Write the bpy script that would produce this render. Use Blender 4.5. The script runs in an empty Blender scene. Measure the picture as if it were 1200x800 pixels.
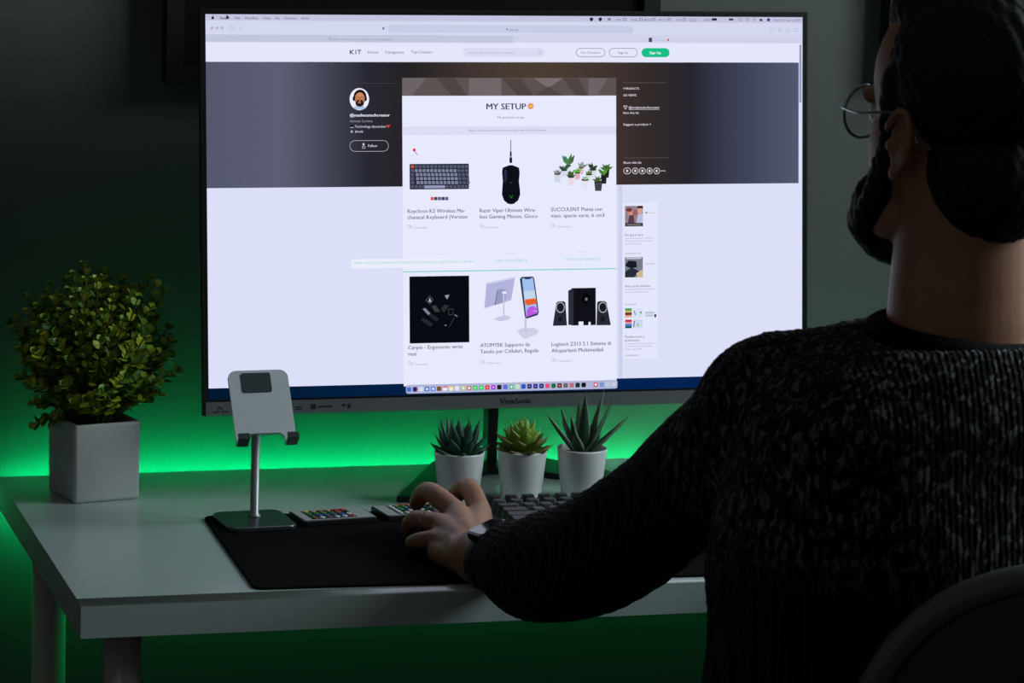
import bpy, bmesh, math, random
import numpy as np
from mathutils import Vector, Matrix

random.seed(7)
SC = bpy.context.scene
COL = SC.collection
PI = math.pi

# ------------------------------------------------------------------ camera
CAM_F = 4200.0                       # focal length in pixels of the 1200 px wide frame
CAM_LOC = Vector((-0.5598, -4.0346, 1.6303))
cy_, cp_, cr_ = 0.28247, 0.17652, 0.03086
fw = Vector((math.sin(cy_)*math.cos(cp_), math.cos(cy_)*math.cos(cp_), -math.sin(cp_)))
rt = Vector((math.cos(cy_), -math.sin(cy_), 0))
up = rt.cross(fw)
rt2 = rt*math.cos(cr_) + up*math.sin(cr_)
up2 = rt2.cross(fw)
cam_d = bpy.data.cameras.new('camera')
cam = bpy.data.objects.new('camera', cam_d)
COL.objects.link(cam)
cam.matrix_world = Matrix(((rt2.x, up2.x, -fw.x, CAM_LOC.x), (rt2.y, up2.y, -fw.y, CAM_LOC.y),
                           (rt2.z, up2.z, -fw.z, CAM_LOC.z), (0, 0, 0, 1)))
cam_d.sensor_width = 36.0
cam_d.lens = CAM_F/1200*36.0
cam_d.clip_start = 0.05
cam_d.dof.use_dof = True
cam_d.dof.focus_distance = 4.02
cam_d.dof.aperture_fstop = 18.0
SC.camera = cam

# ------------------------------------------------------------------ world, window light, exposure
SC.view_settings.view_transform = 'Standard'
SC.view_settings.look = 'None'
SC.view_settings.gamma = 1.0
SC.view_settings.exposure = 0.0
SC.view_settings.use_curve_mapping = False
w = bpy.data.worlds.new('world'); SC.world = w; w.use_nodes = True
w.node_tree.nodes['Background'].inputs[0].default_value = (0.92, 0.97, 1.0, 1)
w.node_tree.nodes['Background'].inputs[1].default_value = 0.056
WIN = dict(x=1.90, y0=-1.55, y1=-0.35, z0=1.30, z1=2.50)
al = bpy.data.lights.new('window_right_offscreen', 'AREA')
al.shape = 'RECTANGLE'; al.size = WIN['y1']-WIN['y0']; al.size_y = WIN['z1']-WIN['z0']
al.energy = 45.0; al.color = (0.80, 0.95, 1.0)
alo = bpy.data.objects.new('window_right_offscreen', al); COL.objects.link(alo)
alo.location = (WIN['x']+0.16, (WIN['y0']+WIN['y1'])/2, (WIN['z0']+WIN['z1'])/2)
alo.rotation_euler = Vector((1, 0, 0)).to_track_quat('Z', 'Y').to_euler()

# ------------------------------------------------------------------ helpers
def s2l(c):
    return tuple((v/255/12.92 if v/255 <= 0.04045 else ((v/255+0.055)/1.055)**2.4) for v in c)

MATS = {}
def pbr(name, col, rough=0.5, metal=0.0, spec=0.5, var=0.0, vscale=40.0, bump=0.0, bscale=200.0, lin=False, coat=0.0, sub=0.0):
    if name in MATS: return MATS[name]
    m = bpy.data.materials.new(name); m.use_nodes = True
    nt = m.node_tree; b = nt.nodes['Principled BSDF']
    c = col if lin else s2l(col)
    b.inputs['Base Color'].default_value = (*c, 1)
    b.inputs['Roughness'].default_value = rough
    b.inputs['Metallic'].default_value = metal
    b.inputs['Specular IOR Level'].default_value = spec
    b.inputs['Coat Weight'].default_value = coat
    if sub: 
        b.inputs['Subsurface Weight'].default_value = sub
        b.inputs['Subsurface Radius'].default_value = (0.008, 0.004, 0.002)
        b.inputs['Subsurface Scale'].default_value = 0.5
    if var or bump:
        tc = nt.nodes.new('ShaderNodeTexCoord')
    if var:
        n = nt.nodes.new('ShaderNodeTexNoise'); n.inputs['Scale'].default_value = vscale; n.inputs['Detail'].default_value = 4
        nt.links.new(tc.outputs['Object'], n.inputs['Vector'])
        r = nt.nodes.new('ShaderNodeValToRGB')
        r.color_ramp.elements[0].position = 0.3; r.color_ramp.elements[1].position = 0.7
        r.color_ramp.elements[0].color = (*[max(0, v*(1-var)) for v in c], 1)
        r.color_ramp.elements[1].color = (*[min(1, v*(1+var)) for v in c], 1)
        nt.links.new(n.outputs['Fac'], r.inputs['Fac']); nt.links.new(r.outputs['Color'], b.inputs['Base Color'])
    if bump:
        n2 = nt.nodes.new('ShaderNodeTexNoise'); n2.inputs['Scale'].default_value = bscale; n2.inputs['Detail'].default_value = 3
        nt.links.new(tc.outputs['Object'], n2.inputs['Vector'])
        bp = nt.nodes.new('ShaderNodeBump'); bp.inputs['Strength'].default_value = bump; bp.inputs['Distance'].default_value = 0.002
        nt.links.new(n2.outputs['Fac'], bp.inputs['Height']); nt.links.new(bp.outputs['Normal'], b.inputs['Normal'])
    MATS[name] = m
    return m

def emis(name, col, strength=1.0, sample=False, lin=False):
    if name in MATS: return MATS[name]
    m = bpy.data.materials.new(name); m.use_nodes = True
    nt = m.node_tree; nt.nodes.clear()
    e = nt.nodes.new('ShaderNodeEmission'); o = nt.nodes.new('ShaderNodeOutputMaterial')
    c = col if lin else s2l(col)
    e.inputs[0].default_value = (*c, 1); e.inputs[1].default_value = strength
    nt.links.new(e.outputs[0], o.inputs[0])
    try: m.cycles.emission_sampling = 'AUTO' if sample else 'NONE'
    except Exception: pass
    MATS[name] = m
    return m

def px(col):            # a flat screen colour
    return emis('screen_colour_%d_%d_%d' % tuple(col), col)

def V(*a): return Vector(a)

class MB:
    """collects shapes into one mesh; offset o is subtracted so that meshes sit on their thing's origin"""
    def __init__(s): s.v = []; s.f = []; s.m = []; s.sm = []
    def add(s, vs, fs, mi=0, smooth=False):
        b = len(s.v); s.v += [tuple(q) for q in vs]
        s.f += [tuple(i+b for i in f) for f in fs]; s.m += [mi]*len(fs); s.sm += [smooth]*len(fs)
        return s
    def box(s, lo, hi, mi=0, M=None):
        x0, y0, z0 = lo; x1, y1, z1 = hi
        vs = [V(x, y, z) for z in (z0, z1) for y in (y0, y1) for x in (x0, x1)]
        if M is not None: vs = [M @ q for q in vs]
        return s.add(vs, [(0, 2, 3, 1), (4, 5, 7, 6), (0, 1, 5, 4), (2, 6, 7, 3), (0, 4, 6, 2), (1, 3, 7, 5)], mi)
    def prism(s, poly, z0, z1, mi=0, M=None, bev=0.0, smooth=False):
        """extruded polygon (ccw list of xy), with an optional chamfer on the top and bottom rims"""
        n = len(poly)
        def inset(d):
            out = []
            for i in range(n):
                p0, p1, p2 = Vector(poly[i-1]), Vector(poly[i]), Vector(poly[(i+1) % n])
                a = (p1-p0).normalized(); b = (p2-p1).normalized()
                na = Vector((-a.y, a.x)); nb = Vector((-b.y, b.x)); t = (na+nb)
                if t.length < 1e-6: t = na
                t.normalize(); k = d/max(0.35, t.dot(na))
                out.append(p1+t*k)
            return out
        rings = []
        if bev > 0:
            rings = [(inset(bev), z0), (inset(bev*.3), z0+bev*.3), (inset(0), z0+bev), (inset(0), z1-bev), (inset(bev*.3), z1-bev*.3), (inset(bev), z1)]
        else: rings = [([Vector(q) for q in poly], z0), ([Vector(q) for q in poly], z1)]
        vs = []; fs = []
        for ring, z in rings: vs += [V(q[0], q[1], z) for q in ring]
        for k in range(len(rings)-1):
            for i in range(n):
                j = (i+1) % n; fs.append((k*n+i, k*n+j, (k+1)*n+j, (k+1)*n+i))
        fs.append(tuple(range(n-1, -1, -1))); fs.append(tuple((len(rings)-1)*n+i for i in range(n)))
        if M is not None: vs = [M @ q for q in vs]
        return s.add(vs, fs, mi, smooth)
    def loft(s, rings, mi=0, cap=True, smooth=True, closed=True):
        n = len(rings[0]); vs = [q for r in rings for q in r]; fs = []
        for k in range(len(rings)-1):
            for i in range(n if closed else n-1):
                j = (i+1) % n; fs.append((k*n+i, k*n+j, (k+1)*n+j, (k+1)*n+i))
        s.add(vs, fs, mi, smooth)
        if cap and closed:
            b = len(s.v)-len(vs)
            s.f.append(tuple(b+i for i in range(n-1, -1, -1))); s.m.append(mi); s.sm.append(False)
            s.f.append(tuple(b+(len(rings)-1)*n+i for i in range(n))); s.m.append(mi); s.sm.append(False)
        return s
    def lathe(s, prof, c=(0, 0, 0), n=40, mi=0, cap=True):
        c = V(*c)
        return s.loft([[c+V(r*math.cos(2*PI*i/n), r*math.sin(2*PI*i/n), z) for i in range(n)] for r, z in prof], mi, cap)
    def tube(s, pts, rad, n=12, mi=0, cap=True, flat=None, round_ends=False):
        pts = [Vector(q) for q in pts]
        rad = rad if isinstance(rad, (list, tuple)) else [rad]*len(pts)
        if round_ends:
            d0 = (pts[0]-pts[1]).normalized(); d1 = (pts[-1]-pts[-2]).normalized()
            P = []; Rr = []
            for a in (80, 50, 25): P.append(pts[0]+d0*rad[0]*math.sin(math.radians(a))); Rr.append(rad[0]*math.cos(math.radians(a)))
            P += pts; Rr += list(rad)
            for a in (25, 50, 80): P.append(pts[-1]+d1*rad[-1]*math.sin(math.radians(a))); Rr.append(rad[-1]*math.cos(math.radians(a)))
            pts, rad = P, Rr
        rings = []; prev = None
        for i, q in enumerate(pts):
            d = (pts[min(i+1, len(pts)-1)]-pts[max(i-1, 0)]).normalized()
            if prev is None:
                a = V(0, 0, 1) if abs(d.z) < 0.9 else V(1, 0, 0)
                x = d.cross(a).normalized()
            else: x = (prev-d*prev.dot(d)).normalized()
            prev = x; y = d.cross(x)
            fl = 1.0 if flat is None else flat
            rings.append([q+x*math.cos(2*PI*k/n)*rad[i]+y*math.sin(2*PI*k/n)*rad[i]*fl for k in range(n)])
        return s.loft(rings, mi, cap)
    def ell(s, c, r, ax=None, n=20, m=12, mi=0):
        """ellipsoid with radii r along the axes ax"""
        c = Vector(c); ax = ax or (V(1, 0, 0), V(0, 1, 0), V(0, 0, 1))
        vs = [c+ax[2]*r[2]]
        for k in range(1, m):
            t = PI*k/m
            for i in range(n):
                a = 2*PI*i/n
                vs.append(c+ax[0]*(r[0]*math.sin(t)*math.cos(a))+ax[1]*(r[1]*math.sin(t)*math.sin(a))+ax[2]*(r[2]*math.cos(t)))
        vs.append(c-ax[2]*r[2]); fs = []
        for i in range(n): fs.append((0, 1+i, 1+(i+1) % n))
        for k in range(m-2):
            for i in range(n):
                a = 1+k*n+i; b = 1+k*n+(i+1) % n; fs.append((a, a+n, b+n, b))
        L = len(vs)-1; b0 = 1+(m-2)*n
        for i in range(n): fs.append((L, b0+(i+1) % n, b0+i))
        return s.add(vs, fs, mi, True)
    def mesh(s, name, o=None):
        me = bpy.data.meshes.new(name)
        o = Vector(o) if o is not None else Vector((0, 0, 0))
        me.from_pydata([tuple(Vector(q)-o) for q in s.v], [], s.f)
        me.polygons.foreach_set('material_index', s.m); me.polygons.foreach_set('use_smooth', s.sm)
        me.update(); return me
    def build(s, name, mats, parent=None, o=None, fixn=True):
        if o is None and parent is not None:
            o = wloc(parent)
        me = s.mesh(name, o)
        if fixn:
            bm = bmesh.new(); bm.from_mesh(me); bmesh.ops.recalc_face_normals(bm, faces=bm.faces); bm.to_mesh(me); bm.free()
        return link(name, me, mats, parent, o)

def wloc(o):
    v = Vector((0, 0, 0))
    while o is not None: v = v+o.location; o = o.parent
    return v

def link(name, me, mats, parent=None, o=None):
    if not isinstance(mats, (list, tuple)): mats = [mats]
    if not me.materials:
        for m in mats: me.materials.append(m)
    ob = bpy.data.objects.new(name, me); COL.objects.link(ob)
    if parent is not None: ob.parent = parent
    elif o is not None: ob.location = o
    return ob

def tag(o, label=None, cat=None, group=None, kind=None):
    if label: o['label'] = label
    if cat: o['category'] = cat
    if group: o['group'] = group
    if kind: o['kind'] = kind
    return o

def thing(name, loc, label, cat, group=None):
    o = bpy.data.objects.new(name, None); COL.objects.link(o); o.location = loc
    o.empty_display_size = 0.05
    return tag(o, label, cat, group)

def rrect(x0, y0, x1, y1, r, n=6):
    out = []
    for cx, cy, a0 in ((x1-r, y0+r, -90), (x1-r, y1-r, 0), (x0+r, y1-r, 90), (x0+r, y0+r, 180)):
        for k in range(n+1):
            a = math.radians(a0+90*k/n); out.append((cx+r*math.cos(a), cy+r*math.sin(a)))
    return out

def remesh(mb, voxel, smooth=3, name='m', o=(0, 0, 0), fac=0.5):
    me = mb.mesh(name, o)
    bm = bmesh.new(); bm.from_mesh(me); bmesh.ops.recalc_face_normals(bm, faces=bm.faces); bm.to_mesh(me); bm.free()
    t = bpy.data.objects.new('tmp', me); COL.objects.link(t)
    md = t.modifiers.new('r', 'REMESH'); md.mode = 'VOXEL'; md.voxel_size = voxel; md.use_smooth_shade = True
    if smooth:
        ms = t.modifiers.new('s', 'SMOOTH'); ms.factor = fac; ms.iterations = smooth
    dg = bpy.context.evaluated_depsgraph_get(); dg.update()
    out = bpy.data.meshes.new_from_object(t.evaluated_get(dg)); out.name = name
    out.materials.clear()
    bpy.data.objects.remove(t); bpy.data.meshes.remove(me)
    out.polygons.foreach_set('use_smooth', [True]*len(out.polygons))
    return out

def displace(me, fn):
    n = len(me.vertices); co = np.empty(n*3); no = np.empty(n*3)
    me.vertices.foreach_get('co', co); me.vertices.foreach_get('normal', no)
    co = co.reshape(-1, 3); no = no.reshape(-1, 3)
    co = co+no*fn(co[:, 0], co[:, 1], co[:, 2])[:, None]
    me.vertices.foreach_set('co', co.ravel()); me.update()

# ------------------------------------------------------------------ the setting
DT = 0.735          # desk top height
WALL_Y = 0.034
m_wall = pbr('wall_paint', (0.095, 0.097, 0.093), 0.75, var=0.05, vscale=1.5, bump=0.06, bscale=350, lin=True)
m_floor = pbr('dark_floor', (70, 62, 55), 0.5, var=0.15, vscale=6)
m_white = pbr('white_paint', (205, 205, 203), 0.45)
tag(MB().box((-2.2, WALL_Y, 0), (WIN['x']+0.1, WALL_Y+0.1, 2.7)).build('wall_back', m_wall), kind='structure')
fl = tag(MB().box((-2.2, -4.9, -0.05), (WIN['x']+0.1, WALL_Y+0.1, 0)).build('floor', m_floor), kind='structure')
wr = MB()
X0 = WIN['x']; X1 = X0+0.1
wr.box((X0, -4.9, 0), (X1, WIN['y0'], 2.7)); wr.box((X0, WIN['y1'], 0), (X1, WALL_Y, 2.7))
wr.box((X0, WIN['y0'], 0), (X1, WIN['y1'], WIN['z0'])); wr.box((X0, WIN['y0'], WIN['z1']), (X1, WIN['y1'], 2.7))
tag(wr.build('wall_right', m_wall), kind='structure')
def make_window():
    y0, y1, z0, z1 = WIN['y0'], WIN['y1'], WIN['z0'], WIN['z1']
    o = (X0+0.040, (y0+y1)/2, z0)
    win = bpy.data.objects.new('window_1', None); COL.objects.link(win); win.location = o
    tag(win, kind='structure')
    t = 0.05; f = MB()
    f.box((X0+0.010, y0, z0), (X0+0.070, y0+t, z1)); f.box((X0+0.010, y1-t, z0), (X0+0.070, y1, z1))
    f.box((X0+0.010, y0+t, z0), (X0+0.070, y1-t, z0+t)); f.box((X0+0.010, y0+t, z1-t), (X0+0.070, y1-t, z1))
    ym = (y0+y1)/2; f.box((X0+0.015, ym-0.03, z0+t), (X0+0.065, ym+0.03, z1-t))
    f.build('window_frame', m_white, win)
    g = bpy.data.materials.new('window_glass'); g.use_nodes = True; nt = g.node_tree; nt.nodes.clear()
    tr = nt.nodes.new('ShaderNodeBsdfTransparent'); gl = nt.nodes.new('ShaderNodeBsdfGlossy'); mx = nt.nodes.new('ShaderNodeMixShader')
    gl.inputs['Roughness'].default_value = 0.02; mx.inputs[0].default_value = 0.06
    out = nt.nodes.new('ShaderNodeOutputMaterial')
    nt.links.new(tr.outputs[0], mx.inputs[1]); nt.links.new(gl.outputs[0], mx.inputs[2]); nt.links.new(mx.outputs[0], out.inputs[0])
    MB().box((X0+0.038, y0+t, z0+t), (X0+0.043, ym-0.03, z1-t)).build('pane', g, win)
    MB().box((X0+0.038, ym+0.03, z0+t), (X0+0.043, y1-t, z1-t)).build('pane', g, win)
make_window()

# black pictures on the wall
m_black = pbr('matte_black', (0.004, 0.004, 0.005), 0.8, spec=0.15, lin=True)
m_black2 = pbr('satin_black', (0.008, 0.008, 0.009), 0.55, spec=0.3, lin=True)
def wall_panel(x0, x1, z0, z1, label):
    t = thing('wall_panel', ((x0+x1)/2, WALL_Y, z0), label, 'panel')
    y1 = WALL_Y; y0 = y1-0.03; e = 0.02; f = MB()
    f.box((x0, y0, z0), (x0+e, y1, z1)); f.box((x1-e, y0, z0), (x1, y1, z1))
    f.box((x0+e, y0, z0), (x1-e, y1, z0+e)); f.box((x0+e, y0, z1-e), (x1-e, y1, z1))
    f.build('frame', m_black2, t)
    MB().box((x0+e, y0+0.008, z0+e), (x1-e, y1, z1-e)).build('face', m_black, t)
wall_panel(0.191, 0.783, 1.188, 1.60, 'wide black framed panel hanging on the wall above the monitor')
wall_panel(1.075, 1.50, 1.19, 1.62, 'black framed panel hanging on the wall beyond the man\'s face')

# ------------------------------------------------------------------ desk
m_desk = pbr('white_desk_laminate', (186, 201, 198), 0.20, spec=0.5, var=0.02, vscale=3)
m_leg = pbr('white_desk_leg', (172, 168, 160), 0.5)
DW, DD = 1.20, 0.60
desk = thing('desk', (0.6, -0.3, 0), 'white laminate desk on round legs with green light behind it', 'desk')
prof = [(0.0, -0.035), (-DD+0.001, -0.035), (-DD, -0.0345), (-DD, -0.0016), (-DD+0.0004, -0.0011), (-DD+0.0012, -0.00075), (-DD+0.006, -0.00040), (-DD+0.012, -0.00019), (-DD+0.018, -0.00007), (-DD+0.026, 0.0), (-0.001, 0.0), (0.0, -0.001)]
tp = MB(); npf = len(prof)
tp.add([V(x, y, DT+z) for x in (0.0, DW) for y, z in prof], [(i, (i+1) % npf, npf+(i+1) % npf, npf+i) for i in range(npf)]+[tuple(range(npf)), tuple(range(2*npf-1, npf-1, -1))])
for i in range(3, 9): tp.sm[i] = True
tp.build('desk_top', m_desk, desk)
for lx, ly in ((0.052, -0.545), (0.052, -0.055), (DW-0.052, -0.545), (DW-0.052, -0.055)):
    b = MB(); b.lathe([(0.0195, 0.012), (0.0195, DT-0.040)], (lx, ly, 0), 24)
    lg = b.build('leg', m_leg, desk)
    MB().lathe([(0.034, DT-0.040), (0.034, DT-0.035)], (lx, ly, 0), 24).build('mounting_plate', m_leg, lg)
    MB().lathe([(0.021, 0), (0.021, 0.012)], (lx, ly, 0), 24).build('foot', m_black2, lg)

# green light strip stuck along the back edge of the desk
strip = thing('led_strip', (0.6, 0.004, DT-0.02), 'glowing green light strip stuck along the back edge of the white desk', 'light strip')
m_led = emis('green_led', (0.0, 1.0, 0.27), 88.0, sample=True, lin=True)
MB().box((0.012, 0.0, DT-0.0345), (1.188, 0.002, DT-0.024)).build('tape', m_white, strip)
MB().box((0.012, 0.002, DT-0.0335), (1.188, 0.004, DT-0.0255)).build('diodes', m_led, strip)

# ------------------------------------------------------------------ monitor
MO = Vector((0.20967, -0.12493, 1.27959))       # upper left corner of the picture area
MW, MH = 0.70577, 0.42847
m_yaw, m_tilt = 0.00595, 0.121
MA = Vector((math.cos(m_yaw), math.sin(m_yaw), 0)); MN = Vector((-math.sin(m_yaw), math.cos(m_yaw), 0))
MU = Vector((0, 0, 1))*math.cos(m_tilt)+MN*math.sin(m_tilt)
MF = MA.cross(MU)*1.0                            # points out of the picture towards the viewer
if MF.y > 0: MF = -MF
def mp(s, t, d=0.0):                             # s to the right, t downwards, d out of the glass (metres)
    return MO+MA*s-MU*t+MF*d
m_bezel = pbr('monitor_black', (0.006, 0.006, 0.007), 0.35, spec=0.4, lin=True)
m_chin = pbr('monitor_grey_chin', (112, 116, 118), 0.4, metal=0.3)
m_rim = pbr('monitor_rim', (40, 42, 43), 0.35, metal=0.5)
m_stand = pbr('monitor_stand_dark', (38, 42, 42), 0.3, metal=0.4)
monitor = thing('monitor', (0.57, -0.06, DT), 'large wide computer monitor showing a web page, grey chin, on white desk', 'monitor')
def mbox(s0, t0, s1, t1, d0, d1, mb=None):
    mb = mb or MB()
    vs = [mp(s, t, d) for d in (d0, d1) for t in (t0, t1) for s in (s0, s1)]
    return mb.add(vs, [(0, 2, 3, 1), (4, 5, 7, 6), (0, 1, 5, 4), (2, 6, 7, 3), (0, 4, 6, 2), (1, 3, 7, 5)])
BZ, CH0, CH1 = 0.0035, 0.0024, 0.0175
hb = MB()
mbox(-BZ, -BZ, 0, MH+CH0, -0.006, 0.0008, hb); mbox(MW, -BZ, MW+BZ, MH+CH0, -0.006, 0.0008, hb)
mbox(0, -BZ, MW, 0, -0.006, 0.0008, hb); mbox(0, MH, MW, MH+CH0, -0.006, 0.0008, hb)
hb.build('bezel', m_bezel, monitor)
hr = MB(); R0, R1 = BZ+0.0026, BZ
mbox(-R0, -R0, -R1, MH+CH1, -0.010, 0.0012, hr); mbox(MW+R1, -R0, MW+R0, MH+CH1, -0.010, 0.0012, hr); mbox(-R1, -R0, MW+R1, -R1, -0.010, 0.0012, hr)
hr.build('rim', m_rim, monitor)
chin = mbox(-R1, MH+CH0, MW+R1, MH+CH1, -0.010, 0.0022).build('chin', m_chin, monitor)
bk = MB(); mbox(-R1, -R1, MW+R1, MH+CH0, -0.012, -0.006, bk)
bk.add([mp(s, t, d) for d, q in ((-0.012, 0.0), (-0.034, 0.07)) for (s, t) in ((0.12+q, 0.12+q*.7), (MW-0.12-q, 0.12+q*.7), (MW-0.12-q, MH-q*.3), (0.12+q, MH-q*.3))],
       [(0, 1, 2, 3), (7, 6, 5, 4), (0, 4, 5, 1), (1, 5, 6, 2), (2, 6, 7, 3), (3, 7, 4, 0)])
bk.build('back_cover', m_bezel, monitor)
# stand: slim column and a V shaped foot
sp = MB(); sp.add([V(x, y, z) for z, x0, x1, y0, y1 in ((DT+0.006, 0.573, 0.585, -0.040, -0.018), (1.02, 0.571, 0.583, -0.058, -0.035)) for x, y in ((x0, y0), (x1, y0), (x1, y1), (x0, y1))],
                  [(3, 2, 1, 0), (4, 5, 6, 7), (0, 1, 5, 4), (1, 2, 6, 5), (2, 3, 7, 6), (3, 0, 4, 7)])
sp.build('stand_column', m_stand, monitor)
MB().prism([(0.424, -0.196), (0.452, -0.200), (0.566, -0.070), (0.600, -0.070), (0.742, -0.200), (0.772, -0.196), (0.655, -0.018), (0.512, -0.018)], DT, DT+0.007, bev=0.0012).build('stand_foot', m_stand, monitor)

# ---- the picture on the screen
m_scr = bpy.data.materials.new('screen_page'); m_scr.use_nodes = True
def gradient(mat, stops, axis='x', lo=0.0, hi=MW, noise=0.0):
    nt = mat.node_tree; nt.nodes.clear()
    e = nt.nodes.new('ShaderNodeEmission'); o = nt.nodes.new('ShaderNodeOutputMaterial')
    tc = nt.nodes.new('ShaderNodeTexCoord'); sx = nt.nodes.new('ShaderNodeSeparateXYZ'); mr = nt.nodes.new('ShaderNodeMapRange')
    r = nt.nodes.new('ShaderNodeValToRGB')
    nt.links.new(tc.outputs['Generated'], sx.inputs[0]); 
    nt.links.new(sx.outputs['X'], r.inputs['Fac'])
    el = r.color_ramp.elements
    while len(el) > 1: el.remove(el[-1])
    el[0].position = stops[0][0]; el[0].color = (*s2l(stops[0][1]), 1)
    for q, c in stops[1:]:
        k = el.new(q); k.color = (*s2l(c), 1)
    nt.links.new(r.outputs['Color'], e.inputs[0]); nt.links.new(e.outputs[0], o.inputs[0])
    try: mat.cycles.emission_sampling = 'AUTO'
    except Exception: pass
# page layout units: the picture area measured across 699 x 452 units at its corners
_src = np.array([(240.9, 16.9), (939.9, 19.9), (939.7, 451.2), (244.2, 468.6)])
_dst = np.array([(0, 0), (MW, 0), (MW, MH), (0, MH)])
_A = []; _b = []
for (x, y), (u_, v_) in zip(_src, _dst):
    _A.append([x, y, 1, 0, 0, 0, -u_*x, -u_*y]); _b.append(u_); _A.append([0, 0, 0, x, y, 1, -v_*x, -v_*y]); _b.append(v_)
_h = np.linalg.solve(np.array(_A), np.array(_b))
def sc_(x, y):
    k = _h[6]*x+_h[7]*y+1
    return (float((_h[0]*x+_h[1]*y+_h[2])/k), float((_h[3]*x+_h[4]*y+_h[5])/k))
screen = mbox(0, 0, MW, MH, -0.006, 0.0).build('screen', m_scr, monitor)
gradient(m_scr, [(0.0, (220, 223, 248)), (1.0, (220, 223, 248))])
LAY = 0.00012
def poly(name, pts, col, lay=1, parent=None):
    m = col if not isinstance(col, tuple) else px(col)
    st = [sc_(*q) for q in pts]
    MB().add([mp(s, t, LAY*lay) for s, t in st], [tuple(range(len(st)))]).build(name, m, parent or screen, fixn=False)
def rectst(x0, y0, x1, y1):
    xm, ym = (x0+x1)/2, (y0+y1)/2
    return sc_(x0, ym)[0], sc_(xm, y0)[1], sc_(x1, ym)[0], sc_(xm, y1)[1]
class SP:
    """a many-coloured flat picture on the screen, one mesh"""
    def __init__(s): s.mb = MB(); s.mats = []; s.mi = {}
    def idx(s, col):
        if col not in s.mi: s.mi[col] = len(s.mats); s.mats.append(px(col))
        return s.mi[col]
    def rect(s, x0, y0, x1, y1, col, lay=2, r=0.0):
        s0, t0, s1, t1 = rectst(x0, y0, x1, y1)
        pts = [(s0, t0), (s1, t0), (s1, t1), (s0, t1)] if not r else rrect(s0, t0, s1, t1, min(r*0.00101, (s1-s0)/2.01, (t1-t0)/2.01), 5)
        s.mb.add([mp(a, b, LAY*lay) for a, b in pts], [tuple(range(len(pts)))], s.idx(col)); return s
    def poly(s, pts, col, lay=3):
        s.mb.add([mp(*sc_(*q), LAY*lay) for q in pts], [tuple(range(len(pts)))], s.idx(col)); return s
    def disc(s, cx, cy, rx, ry, col, lay=3, n=20, a0=0, a1=360):
        return s.poly([(cx+rx*math.cos(math.radians(a0+(a1-a0)*i/n)), cy+ry*math.sin(math.radians(a0+(a1-a0)*i/n))) for i in range(n)], col, lay)
    def line(s, x0, y0, x1, y1, w, col, lay=3):
        dx, dy = x1-x0, y1-y0; L = math.hypot(dx, dy) or 1; nx, ny = -dy/L*w/2, dx/L*w/2
        return s.poly([(x0+nx, y0+ny), (x1+nx, y1+ny), (x1-nx, y1-ny), (x0-nx, y0-ny)], col, lay)
    def ring(s, x0, y0, x1, y1, col, lay=3, w=0.6, r=99):
        s0, t0, s1, t1 = rectst(x0, y0, x1, y1); k = 0.00101
        R_ = min(r*k, (s1-s0)/2.01, (t1-t0)/2.01)
        a = rrect(s0, t0, s1, t1, R_, 6); b = rrect(s0+w*k, t0+w*k, s1-w*k, t1-w*k, max(R_-w*k, 1e-5), 6); n = len(a)
        s.mb.add([mp(q[0], q[1], LAY*lay) for q in a+b], [(i, (i+1) % n, n+(i+1) % n, n+i) for i in range(n)], s.idx(col)); return s
    def build(s, name, parent=None): return s.mb.build(name, s.mats, parent or screen, fixn=False)

def text_mesh(body, bold=0.0):
    cu = bpy.data.curves.new('t', 'FONT'); cu.body = body; cu.size = 1.0; cu.resolution_u = 2
    ob = bpy.data.objects.new('t', cu); COL.objects.link(ob)
    bpy.context.view_layer.update()
    dg = bpy.context.evaluated_depsgraph_get()
    me = bpy.data.meshes.new_from_object(ob.evaluated_get(dg))
    v = np.array([q.co[:2] for q in me.vertices]); f = [tuple(p.vertices) for p in me.polygons]
    bpy.data.objects.remove(ob); bpy.data.curves.remove(cu); bpy.data.meshes.remove(me)
    if bold and len(v):                          # heavier strokes: the letters printed twice, slightly apart
        n = len(v); f = f+[tuple(i+n for i in q) for q in f]
        v = np.concatenate([v, v+np.array([bold*3.2, 0.0])])
    return v, f
CAPH = 0.729
def text(name, body, x0, yb, width, cap, col, lay=4, bold=0.0, parent=None):
    """lettering on the screen: left end x0, baseline yb, width and cap height in layout units"""
    v, f = text_mesh(body, bold)
    if len(v) == 0: return
    mn = v[:, 0].min(); W_ = v[:, 0].max()-mn
    s0, t0 = sc_(x0, yb); s1, _ = sc_(x0+width, yb); _, tc_ = sc_(x0, yb-cap)
    kx = (s1-s0)/W_; ky = (t0-tc_)/CAPH
    MB().add([mp(s0+(a-mn)*kx, t0-b*ky, LAY*lay) for a, b in v], f).build(name, px(col), parent or screen, fixn=False)

INK = (62, 62, 84); GREY = (136, 138, 160); PALE = (176, 178, 200)
# window chrome
SP().rect(241, 16.9, 939.9, 25.5, (196, 196, 224), 1).build('menu_bar')
SP().rect(241, 25.2, 939.9, 41, (212, 215, 240), 1).rect(455, 29.5, 741, 38.5, (200, 203, 230), 2, r=3).build('browser_toolbar')
t_ = SP().rect(241, 41, 601, 50, (194, 198, 222), 1).rect(601, 41, 939.9, 50, (208, 210, 236), 1)
t_.build('tab_bar')
SP().rect(241, 50, 939.9, 73, (228, 231, 250), 1).build('page_header')
mh = bpy.data.materials.new('hero_banner_blur'); mh.use_nodes = True
gradient(mh, [(0.0, (84, 88, 108)), (0.12, (92, 94, 116)), (0.2, (66, 68, 84)), (0.26, (40, 41, 52)), (0.34, (38, 34, 36)), (0.45, (66, 54, 50)), (0.56, (76, 62, 52)), (0.68, (62, 50, 48)), (0.74, (50, 42, 42)), (0.81, (38, 38, 46)), (0.9, (62, 66, 88)), (1.0, (84, 88, 112))])
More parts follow.
